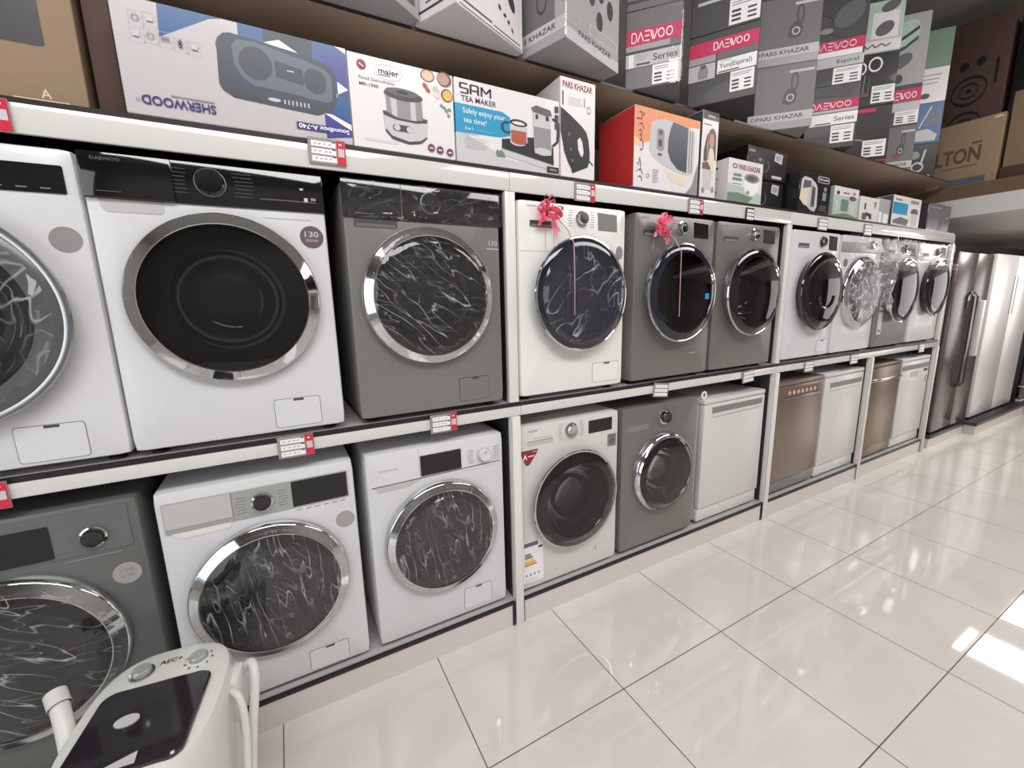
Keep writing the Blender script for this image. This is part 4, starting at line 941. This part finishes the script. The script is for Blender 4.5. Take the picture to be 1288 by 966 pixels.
def jug_face(a, x=.0, label='PARS KHAZAR', lx=.14):
    a.rect(.003, .997, .12, .26, 'ink_lightgrey'); a.text(label, lx, .155, .72, .07, 'ink_dark', 0, .02); a.ring(.09, .19, .035, .03, .012, 'ink_dark')
    a.poly([(.52, .40), (.54, .55), (.60, .62), (.70, .62), (.74, .52), (.72, .40), (.62, .37)], 'ink_dark'); a.ring(.69, .72, .06, .14, .03, 'ink_dark'); a.ring(.64, .48, .06, .06, .02, 'ink_lightgrey')
    a.rect(.60, .97, .86, .90, 'ink_lightgrey')

# A0 (left of the first near corner)
c = Carton('appliance_box', 'leftmost overhead box, grey, only its lower corner in view', (-.37, -.24, ZO), .535, .30, .33, 'board_grey_light', ang=34.0, group=GO); a = c.art(); a.rect(.8, .96, .1, .8, 'ink_midgrey'); c.done()
# A: corner toward us. local x along its -x-facing face
c = Carton('appliance_box', 'white overhead box picturing kitchen tools, left of the first grey jug box', (.066, .092, ZO), .208, .40, .33, 'board_white', ang=-65.1, group=GO)
a = c.art(); a.rect(.10, .985, .075, .10, 'ink_dark'); a.words(.3, .6, .13, .18, 1, 'ink_midgrey'); a.poly([(.003, .3), (.18, .3), (.3, .9), (.003, .95)], 'ink_midgrey')
a = c.art('R'); a.words(.08, .50, .055, .10, 1, 'ink_midgrey', .5); a.words(.52, .95, .05, .08, 1, 'ink_midgrey', .5); a.rect(.05, .97, .018, .028, 'ink_dark')
for (x_, y_, rx, ry) in ((.60, .58, .03, .08), (.80, .48, .05, .13), (.62, .30, .02, .03), (.70, .26, .025, .02), (.76, .22, .02, .02), (.82, .16, .012, .03)): a.el(x_, y_, rx, ry, 'ink_dark', .4)
c.done()
# B: grey jug box in film
c = Carton('jug_box', 'grey jug box in glossy film with a corner forward, nearest jug box', (.537, .112, ZO), .227, .40, .36, 'board_grey_light', ang=-72.3, group=GO)  # light grey body colour paints floor bounce onto the underside
a = c.art(); a.rect(.003, .78, .23, .997, 'board_grey'); a.rect(.003, .997, .10, .23, 'ink_lightgrey'); a.text('S KHAZAR', .05, .135, .74, .06, 'ink_dark', 0, .02); a.ring(.48, .47, .12, .13, .03, 'ink_dark'); a.rect(.997-.22, .997, .25, .997, 'board_grey_light')
a = c.art('R'); a.rect(.003, .997, .003, .12, 'ink_lightgrey'); a.text('PARS KHAZAR', .22, .10, .62, .06, 'ink_dark', 0, .02); a.rect(.003, .25, .16, .997, 'board_grey_light')
for (x_, y_) in ((.45, .6), (.62, .7), (.80, .6), (.60, .40)): a.el(x_, y_, .06, .10, 'ink_dark')
a.line([(.42, .30), (.95, .30), (.95, .20), (.42, .20), (.42, .30)], .006, 'ink_white'); JB = c.done()
# film sheet over B's right side
def film_wrap(par, w, d, h, label, mat='film_crumpled'):
    b = B(); k = b.mi(mat); rn = random.Random(int(w*1000)); pts = []
    path = [(w*.78, -.006), (w+.006, -.008), (w+.010, d*.2), (w+.008, d*.40), (w+.006, d*.55)]
    path2 = []
    for (p, q) in zip(path, path[1:]):
        for i in range(6): path2.append((p[0]+(q[0]-p[0])*i/6, p[1]+(q[1]-p[1])*i/6))
    path2.append(path[-1]); nz = 12; g = []
    for j in range(nz+1):
        g.append([b.bm.verts.new((x+.0015*rn.random(), y-.0015*rn.random(), -.012*(y < d*.25)+.004+.02*rn.random()*(j == 0)+(h-.006)*j/nz)) for x, y in path2])
    for j in range(nz):
        for i in range(len(path2)-1): b.bm.faces.new((g[j][i], g[j][i+1], g[j+1][i+1], g[j+1][i])).material_index = k
    return b.build('plastic_wrap', par, label, sharp=170)

film_wrap(JB, .227, .40, .36, 'clear glossy film', 'film_gloss')
# C, D: grey boxes with pink band
c = Carton('cookware_box', 'grey box with pink band reading Series, first of the pink-banded boxes from the left', (1.130, .125, ZO), .253, .30, .337, 'board_grey', ang=-48.7, group=GO); daewoo_face(c.art()); c.art('R').rect(.003, .997, .56, .76, 'ink_pink'); film_wrap(c.done(), .253, .30, .337, 'clear glossy film', 'film_gloss')
c = Carton('cookware_box', 'plain dark grey box stacked on the first pink-banded box', (1.130, .125, ZO+.338), .253, .30, .30, 'board_grey', ang=-48.7, group=GO); c.art().rect(.003, .997, .10, .14, 'ink_dark'); c.done()
c = Carton('cookware_box', 'grey box with pink band and a cooker picture beside the words Yun Espiral', (1.577, .125, ZO), .323, .30, .332, 'board_charcoal', ang=-56.9, group=GO)
a = c.art(); a.rect(.003, .997, .70, .90, 'ink_pink'); logo_daewoo(a, .36, .755, .52, .10); a.rect(.003, .40, .60, .695, 'board_grey_light'); a.rect(.42, .997, .60, .695, 'board_grey'); a.rect(.003, .40, .36, .585, 'ink_lightgrey'); a.el(.22, .47, .08, .09, 'ink_grey'); a.rect(.15, .29, .38, .50, 'ink_grey'); a.el(.22, .55, .05, .03, 'ink_midgrey')
a.rect(.43, .985, .40, .59, 'ink_white'); a.text('Yun(Espiral)', .46, .45, .46, .085, 'ink_dark', 0, .01); a.rect(.45, .75, .412, .43, 'ink_dark'); a.words(.45, .65, .555, .58, 2, 'ink_grey'); barcode(a, .63, .965, .10, .385); c.done()
c = Carton('cookware_box', 'dark grey box with a paper barcode label, stacked above the Espiral box', (1.577, .125, ZO+.333), .323, .30, .36, 'board_charcoal', ang=-56.9, group=GO); a = c.art(); barcode(a, .56, .985, .03, .34); a.rect(.10, .45, .38, .42, 'ink_lightgrey'); c.done()
# E: two jug boxes
for i, lb in enumerate(('grey jug box with a white band, lower of the two stacked jug boxes', 'grey jug box with a white band, stacked upper one of the jug boxes')):
    c = Carton('jug_box', lb, (2.215, .200, ZO+.357*i), .352, .30, .355, 'board_grey_light', ang=-45.5, group=GO); a = c.art(); a.rect(.003, .997, .26, .997, 'board_grey'); jug_face(a); c.done()
# F
c = Carton('cookware_box', 'lower pink-banded box between the grey jug boxes and the black boxes', (2.918, .238, ZO), .304, .30, .40, 'board_charcoal', ang=-48.6, group=GO)
a = c.art(); a.rect(.003, .997, .62, .76, 'ink_pink'); logo_daewoo(a, .08, .645, .80, .09); a.rect(.003, .997, .575, .615, 'ink_lightgrey'); a.rect(.003, .997, .38, .56, 'ink_white'); a.text('Series', .56, .43, .38, .075, 'ink_dark', 0, .01); a.rect(.20, .50, .395, .415, 'ink_dark'); barcode(a, .52, .96, .08, .36); a.poly([(.003, .85), (.8, .80), (.997, .997), (.003, .997)], 'ink_dark'); c.done()
c = Carton('cookware_box', 'pink-banded box with a dark appliance photo, right of the upper jug box', (2.918, .238, ZO+.401), .304, .30, .58, 'board_charcoal', ang=-48.6, group=GO)
a = c.art(); a.rect(.003, .997, .36, .47, 'ink_pink'); logo_daewoo(a, .05, .38, .80, .07); a.rect(.003, .95, .30, .36, 'ink_white'); a.rect(.003, .997, .19, .295, 'ink_lightgrey'); a.text('Espiral', .50, .215, .40, .05, 'ink_dark', 0, .01); barcode(a, .45, .98, .005, .18)
a.poly([(.02, .85), (.20, .92), (.997, .997), (.997, .50), (.60, .48), (.30, .55), (.35, .70), (.10, .78)], 'ink_dark'); a.el(.65, .72, .28, .12, 'ink_midgrey', .2); a.el(.25, .58, .12, .03, 'ink_grey'); c.done()
# G
c = Carton('cookware_box', 'black box with a paper label and pink bottom strip, bottom of its stack', (3.549, .283, ZO), .293, .30, .40, 'board_black', ang=-47, group=GO)
a = c.art(); a.rect(.003, .997, .003, .04, 'ink_maroon'); barcode(a, .44, .95, .10, .40); a.rect(.03, .40, .10, .14, 'ink_grey'); a.rr(.003, .65, .90, .96, .02, 'ink_pink'); a.line([(.12, .85), (.16, .45)], .05, 'ink_midgrey'); a.line([(.16, .45), (.35, .42), (.45, .40)], .03, 'ink_grey'); c.done()
c = Carton('cookware_box', 'black box with two white ring shapes and a paper label', (3.549, .283, ZO+.401), .293, .30, .36, 'board_black', ang=-47, group=GO)
a = c.art(); a.ring(.20, .74, .14, .13, .035, 'ink_white'); a.ring(.52, .79, .15, .14, .035, 'ink_white'); barcode(a, .50, .99, .05, .38); a.line([(.32, .60), (.30, .25)], .02, 'ink_grey'); a.line([(.42, .58), (.42, .25)], .02, 'ink_midgrey'); a.rr(.003, .45, .20, .27, .02, 'ink_purple'); c.done()
c = Carton('vacuum_box', 'pale green-grey box with a white lettered band, on top of the black boxes', (3.549, .283, ZO+.762), .293, .30, .34, 'ink_palegreen', ang=-47, group=GO)
a = c.art(); a.rect(.003, .997, .03, .24, 'board_white'); a.line([(.10, .12), (.25, .16), (.30, .10), (.40, .18), (.46, .11), (.60, .17), (.68, .11), (.78, .16)], .03, 'ink_midgrey'); a.rect(.35, .90, .28, .78, 'board_white'); a.el(.62, .46, .20, .13, 'ink_midgrey', .4); a.el(.70, .88, .20, .10, 'ink_midgrey', .3); c.done()
# H
c = Carton('jug_box', 'grey jug box with white band, last in the row before the black pan box', (4.191, .316, ZO), .247, .30, .375, 'board_grey', ang=-50.6, group=GO); a = c.art(); jug_face(a, label='PARS KHAZAR'); a.rect(.45, .62, .32, .42, 'ink_maroon'); c.done()
c = Carton('cookware_box', 'small pink-banded box on the last jug box', (4.191, .316, ZO+.376), .247, .30, .31, 'board_charcoal', ang=-50.6, group=GO); a = c.art(); a.rect(.003, .997, .60, .90, 'ink_pink'); logo_daewoo(a, .05, .66, .85, .16); a.rect(.003, .997, .36, .58, 'ink_lightgrey'); barcode(a, .35, .99, .04, .36); c.done()
c = Carton('vacuum_box', 'grey box with a pale green rounded picture, above the small pink-banded box', (4.191, .316, ZO+.687), .247, .30, .52, 'board_grey_light', ang=-50.6, group=GO); a = c.art(); a.el(.40, .72, .36, .20, 'ink_palegreen', .2); a.line([(.08, .62), (.40, .70), (.72, .80)], .05, 'ink_dark'); a.line([(.08, .50), (.40, .54), (.72, .66)], .05, 'ink_dark'); a.el(.35, .35, .28, .10, 'ink_midgrey', .2); a.el(.3, .10, .14, .07, 'ink_dark'); c.done()
# I
c = Carton('pan_box', 'black box picturing pans, beside the brown lettered carton', (4.765, .330, ZO), .225, .22, .325, 'board_black', ang=-52, group=GO); a = c.art(); a.el(.30, .72, .16, .10, 'ink_grey'); a.line([(.62, .85), (.52, .45)], .06, 'ink_lightgrey'); a.ring(.42, .40, .20, .14, .05, 'ink_lightgrey'); a.line([(.38, .30), (.10, .06)], .07, 'ink_lightgrey'); a.line([(.50, .14), (.85, .16)], .04, 'ink_lightgrey'); c.done()
c = Carton('iron_box', 'blue box picturing a white steam iron, stacked on the pan box', (4.765, .330, ZO+.326), .225, .22, .34, 'ink_blue', ang=-52, group=GO); a = c.art(); a.poly([(.10, .08), (.85, .06), (.90, .20), (.60, .36), (.25, .34), (.08, .20)], 'ink_lightgrey'); a.line([(.30, .40), (.62, .90)], .05, 'ink_lightgrey'); a.poly([(.4, .4), (.95, .5), (.95, .8), (.6, .7)], 'ink_steelblue'); c.done()
c = Carton('leaflet_box', 'white box with small print stacked on the blue iron box', (4.765, .330, ZO+.667), .225, .22, .28, 'board_white', ang=-52, group=GO); a = c.art(); a.words(.1, .8, .5, .85, 3, 'ink_grey', .25); a.el(.35, .2, .15, .08, 'ink_dark'); c.done()
c = Carton('appliance_box', 'dark green box on top of the white leaflet box', (4.765, .330, ZO+.948), .225, .22, .30, 'ink_green', ang=-52, group=GO); c.done()

# cartons on the soffit
def end_carton(label, x, y0, y1, z0, z1, mat, fn=None, d=.35, name='carton'):
    b = B(); b.box(0, d, y0, y1, z0, z1, mat, .003); a = Art(b, (0, y1, z0), (0, -1, 0), (0, 0, 1), (-1, 0, 0), (y1-y0, z1-z0))
    if fn: fn(a)
    for v in b.bm.verts: v.co -= Vector((0, y1, z0))
    return tag(b.build(name, loc=(x, y1, z0)), label, 'box', GE)
def fL(a):
    a.text('LTON', .36, .36, .46, .24, 'ink_brown', 0, .035); a.line([(.72, .645), (.82, .645)], .03, 'ink_brown'); a.words(.45, .80, .29, .32, 1, 'kraft_dark', .6); a.rect(.45, .90, .02, .12, 'ink_steelblue'); a.rect(.0, .45, .02, .12, 'ink_brown'); a.text('GB', .30, .03, .14, .07, 'kraft', 0, .03); a.rect(.90, .98, .94, .97, 'ink_cream')
end_carton('light brown carton with large ELTON lettering on the soffit edge', 5.22, -.162, .50, 2.561, 3.12, 'kraft', fL)
end_carton('light brown carton at the right edge of the picture beside the lettered carton', 5.24, -.85, -.19, 2.66, 3.26, 'kraft', lambda a: (a.line([(.12, .66), (.18, .72), (.30, .72)], .015, 'ink_brown'), a.rr(.14, .34, .55, .62, .02, 'ink_brown'), a.rr(.15, .33, .56, .61, .02, 'kraft')))
end_carton('dark brown slab carton lying under the carton at the right edge', 5.23, -.86, -.18, 2.561, 2.659, 'kraft_red')
def fS(a):
    for z_ in (.16, .40, .60): a.ring(.50, z_, .26, .085, .018, 'ink_black'); a.ring(.50, z_, .14, .046, .012, 'ink_black'); a.el(.5, z_, .04, .013, 'ink_black')
    a.el(.38, .75, .07, .025, 'ink_black'); a.el(.62, .755, .07, .025, 'ink_black'); a.rect(.84, .88, .60, .74, 'ink_black')
end_carton('tall dark brown carton printed with loudspeaker cones, behind the lettered carton', 5.60, -.02, .46, 2.561, 4.12, 'kraft_red', fS)
end_carton('dark tall carton behind the carton at the right edge', 5.62, -.62, -.06, 2.561, 4.0, 'board_black')

# ------------------------------------------------------------------ price tags
def price_tag(x, z, label, y=-.004, w=.115, h=.078, tilt=0.0, red=True, dark=False):
    b = B(); b.plate([(-w/2, -h), (w/2, -h), (w/2, 0), (-w/2, 0)], -.004, 0, 'board_black' if dark else 'tag_grey')
    a = Art(b, (-w/2, -.004, -h), (1, 0, 0), (0, 0, 1), (0, -1, 0), (w, h)); xr = .74 if red else .94
    rn = random.Random(int(x*100))
    for i in range(3):
        y0 = .08+.29*i; a.rect(.08, xr, y0, y0+.22, 'ink_white')
        for q in range(4):
            p = .14+q*(xr-.16)/4.5+.03*rn.random(); a.line([(p, y0+.08), (p+.04, y0+.14), (p+.07, y0+.08+.05*rn.random())], .02, 'ink_midgrey'); a.l -= .25
        a.l += .25; a.rect(xr-.10, xr-.01, y0+.19, y0+.24, 'ink_dark')
    if red: a.rect(xr+.02, .99, .02, .98, 'tag_red'); a.rect(xr+.05, .96, .34, .66, 'ink_lightgrey'); a.rect(xr+.09, .90, .80, .86, 'ink_white')
    o = b.build('price_tag', loc=(x, y, z)); o.rotation_euler[1] = tilt
    return tag(o, label, 'price tag', 'price tags clipped to the shelf edges')
price_tag(-1.09, 2.115, 'price tag cut by the left edge on the top shelf edge, above the leftmost washer')
price_tag(-.292, 2.132, 'price tag with red panel on the top shelf edge under the blue speaker box')
price_tag(.785, 2.108, 'price tag on the top shelf edge right below the iron box')
price_tag(1.53, 2.108, 'price tag on the top shelf edge under the heater box')
price_tag(2.00, 2.10, 'small black price tag on the top shelf edge under the rice cooker box', w=.075, h=.07, red=False, dark=True)
price_tag(2.80, 2.10, 'price tag on the top shelf edge under the black grill box', red=False)
price_tag(3.43, 2.10, 'price tag on the top shelf edge below the small white mixer box', red=False)
price_tag(-1.26, 1.135, 'price tag cut by the left edge on the middle shelf edge')
price_tag(-.49, 1.142, 'price tag on the middle shelf edge above the silver-panelled white washer')
price_tag(.06, 1.140, 'price tag on the middle shelf edge left of the first white post')
price_tag(1.33, 1.130, 'tilted price tag hanging over the plain silver washer', tilt=.12, red=False)
price_tag(2.11, 1.127, 'price tag on the middle shelf edge above the first white dishwasher', tilt=-.05, red=False)
price_tag(2.82, 1.128, 'price tag on the middle shelf edge above the bronze dishwasher', red=False)
price_tag(3.47, 1.128, 'price tag on the middle shelf edge above the second white dishwasher', red=False)
price_tag(4.73, 1.127, 'price tag on the middle shelf edge above the last white dishwasher', red=False)

# ------------------------------------------------------------------ bows
def bow(x, z, label, strands, seed):
    rn = random.Random(seed); t = thing('ribbon_bow', label, 'bow', (x, -.012, z), 'pink bows on washers')
    b = B(); k = b.mi('ribbon_pink')
    for i in range(15):
        a_ = rn.uniform(0, 2*PI); tilt = rn.uniform(-.7, .7); L = rn.uniform(.044, .070); wd = .012
        cx, cz = math.cos(a_), math.sin(a_); prev = None
        for j in range(13):
            s_ = PI*2*j/12; rad = L*(1-math.cos(s_))/2; off = .018*math.sin(s_)
            p = Vector((cx*rad-cz*off*.8, -.012-.030*math.sin(s_/2)*abs(math.cos(tilt))-.0006*i, cz*rad+cx*off*.8))
            nrm = Vector((-cz*math.sin(tilt), -math.cos(tilt)*.8, cx*math.sin(tilt)))*wd
            q = (b.bm.verts.new(p-nrm), b.bm.verts.new(p+nrm))
            if prev: b.bm.faces.new((prev[0], prev[1], q[1], q[0])).material_index = k
            prev = q
    b.build('loops', t)
    for sx, ln in ((-.012, .05), (.018, .085), (.030, .07)):
        b = B(); k = b.mi('ribbon_pink'); prev = None
        for j in range(8):
            f_ = j/7; px = sx+.03*f_*(1 if sx > 0 else -1)+.004*math.sin(f_*9); q = (b.bm.verts.new((px-.006, -.020-.004*math.sin(6*f_), -ln*f_-.01)), b.bm.verts.new((px+.006, -.024, -ln*f_-.012)))
            if prev: b.bm.faces.new((prev[0], prev[1], q[1], q[0])).material_index = k
            prev = q
        b.build('tail', t)
    for pts, r in strands:
        b = B(); b.tube(pts, r, 'ribbon_pale', 6); b.build('hanging_ribbon', t, 'thin pale hanging ribbon')
bow(.560, UZ+.805, 'pink ribbon bow on the white washer right of the first post', [([(.065, -.016, -.03), (.075, -.070, -.08), (.080, -.108, -.14), (.082, -.112, -.30), (.082, -.112, -.44)], .0022), ([(.005, -.004, -.06), (.004, -.004, -.15)], .0012)], 5)
bow(1.245, UZ+.795, 'pink ribbon bow on the silver washer with the blue-black door', [([(.03, -.016, -.03), (.045, -.070, -.07), (.060, -.104, -.14), (.062, -.108, -.46)], .0022), ([(-.03, -.008, -.04), (-.04, -.008, -.13)], .0012)], 9)
# torn film hanging from the far white washer
rn = random.Random(4); b = B(); k = b.mi('film_crumpled'); g = []
for j in range(15):
    f_ = j/14; row = []
    wd = .10+.20*math.sin(PI*min(1, f_*1.15))+.03*rn.random()
    for i in range(11):
        e_ = i/10-.5
        row.append(b.bm.verts.new((.42+.14*f_+wd*e_*1.1+.012*rn.random(), -.10-.035*math.sin(3*f_+e_*5)-.02*rn.random(), .80-.50*f_+.05*e_+.015*rn.random())))
    g.append(row)
for j in range(14):
    for i in range(10): b.bm.faces.new((g[j][i], g[j][i+1], g[j+1][i+1], g[j+1][i])).material_index = k
b.build('torn_film', TORN, 'loose torn plastic film hanging over the door', sharp=12)

# ------------------------------------------------------------------ small portable washer in the corner
t = thing('portable_washer', 'small white portable washing machine with a dark lid on the floor, bottom left', 'washing machine', (-.905, -.335, 0), rz=math.radians(-8))
def sup(cx, cy, hx, hy, z, n=60, p=3.0):
    out = []
    for i in range(n):
        a_ = 2*PI*i/n; c_, s_ = math.cos(a_), math.sin(a_)
        out.append((cx+hx*math.copysign(abs(c_)**(2/p), c_), cy+hy*math.copysign(abs(s_)**(2/p), s_), z))
    return out
def loft(b, loops, mat, cap0=True, cap1=True):
    k = b.mi(mat); V = [[b.bm.verts.new(p) for p in lp] for lp in loops]
    for A_, B_ in zip(V, V[1:]):
        for i in range(len(A_)): b.bm.faces.new((A_[i], A_[(i+1) % len(A_)], B_[(i+1) % len(A_)], B_[i])).material_index = k
    if cap0: b.bm.faces.new(V[0]).material_index = k
    if cap1: b.bm.faces.new(V[-1]).material_index = k
b = B()
loft(b, [sup(0, 0, .155, .20, .012), sup(0, 0, .160, .205, .03), sup(0, 0, .160, .205, .30), sup(0, 0, .166, .215, .47), sup(0, 0, .168, .220, .520), sup(0, 0, .160, .212, .548), sup(0, 0, .146, .198, .556)], 'mini_white')
b.build('body', t)
for sx in (-.11, .11):
    for sy in (-.15, .15):
        b = B(); b.box(sx-.018, sx+.018, sy-.018, sy+.018, 0, .0125, 'black_plastic', .003); b.build('foot', t)
# control strip art on the top
b = B(); a = Art(b, (0, 0, .5562), (1, 0, 0), (0, 1, 0), (0, 0, 1)); a.text('AEC+', -.032, .144, .056, .017, 'ink_dark', 3, .03); a.words(.005, .055, .075, .080, 1, 'ink_grey', .6); a.words(-.075, -.030, .068, .073, 1, 'ink_grey', .6)
for i in range(9): a_ = 2*PI*i/9; a.el(.072+.034*math.cos(a_), .128+.034*math.sin(a_), .003, .003, 'ink_dark')
b.build('panel_print', t)
for nm, cx, cy, rg in (('dial', -.066, .128, 'chrome_dull'), ('dial', .072, .128, 'mini_white')):
    b = B(); b.lathe([(.030, 0), (.030, .004), (.024, .005)], 0, 0, rg, 32); b.lathe([(.023, 0), (.023, .014), (.020, .018), (0, .018)], 0, 0, 'panel_silver', 32)
    o = b.build(nm, t); o.rotation_euler[0] = PI/2; o.location = (cx, cy, .5565)
b = B(); loft(b, [[(x_, y_, z_) for x_, y_ in rrect(-.124, .126, -.188, .066, .03)] for z_ in (.5565, .565)]+[[(x_*.97, -.066+(y_+.066)*.97, .569) for x_, y_ in rrect(-.124, .126, -.188, .066, .03)]], 'purple_lid'); lid = b.build('lid', t)
b = B(); loft(b, [ell_ for ell_ in [[(x_, y_, z_) for x_, y_ in ell(-.03, -.05, .026, .018)] for z_ in (.569, .572)]], 'ink_lightgrey'); b.build('lid_badge', lid)
b = B(); a = Art(b, (0, 0, .5694), (1, 0, 0), (0, 1, 0), (0, 0, 1)); a.poly([(.03, -.150), (.035, -.182), (-.06, -.182), (-.02, -.168)], 'ink_lightgrey'); b.build('lid_window', lid)
# hoses at both sides
b = B()
def arc(p0, p1, p2, n=14): return [tuple((1-u)**2*a_+2*u*(1-u)*b_+u*u*c_ for a_, b_, c_ in zip(p0, p1, p2)) for u in [i/n for i in range(n+1)]]
b.tube(arc((.165, .12, .46), (.24, .12, .60), (.215, .02, .40))+arc((.215, .02, .40), (.20, -.06, .2), (.20, -.10, .02))[1:], .013, 'hose_white', 10); b.build('drain_hose', t)
b = B(); b.tube(arc((.168, .03, .50), (.215, .0, .52), (.205, -.04, .34))+arc((.205, -.04, .34), (.195, -.08, .18), (.20, -.14, .02))[1:], .010, 'hose_white', 10); b.build('inlet_hose', t)
b = B(); b.box(.155, .185, .04, .12, .38, .52, 'mini_white', .008); b.build('hose_bracket', t)
b = B(); b.tube(arc((-.20, -.12, .04), (-.13, -.09, .46), (-.262, .10, .585)), .020, 'hose_white', 14, False); b.tube([(-.240, .068, .568), (-.262, .10, .586)], .024, 'hose_white', 14, False); b.tube([(-.250, .082, .575), (-.2612, .0990, .5850)], .0195, 'kraft_red', 14); o = b.build('side_hose', t, 'open-ended white hose standing at the left side'); o.location = (.022, 0, 0)
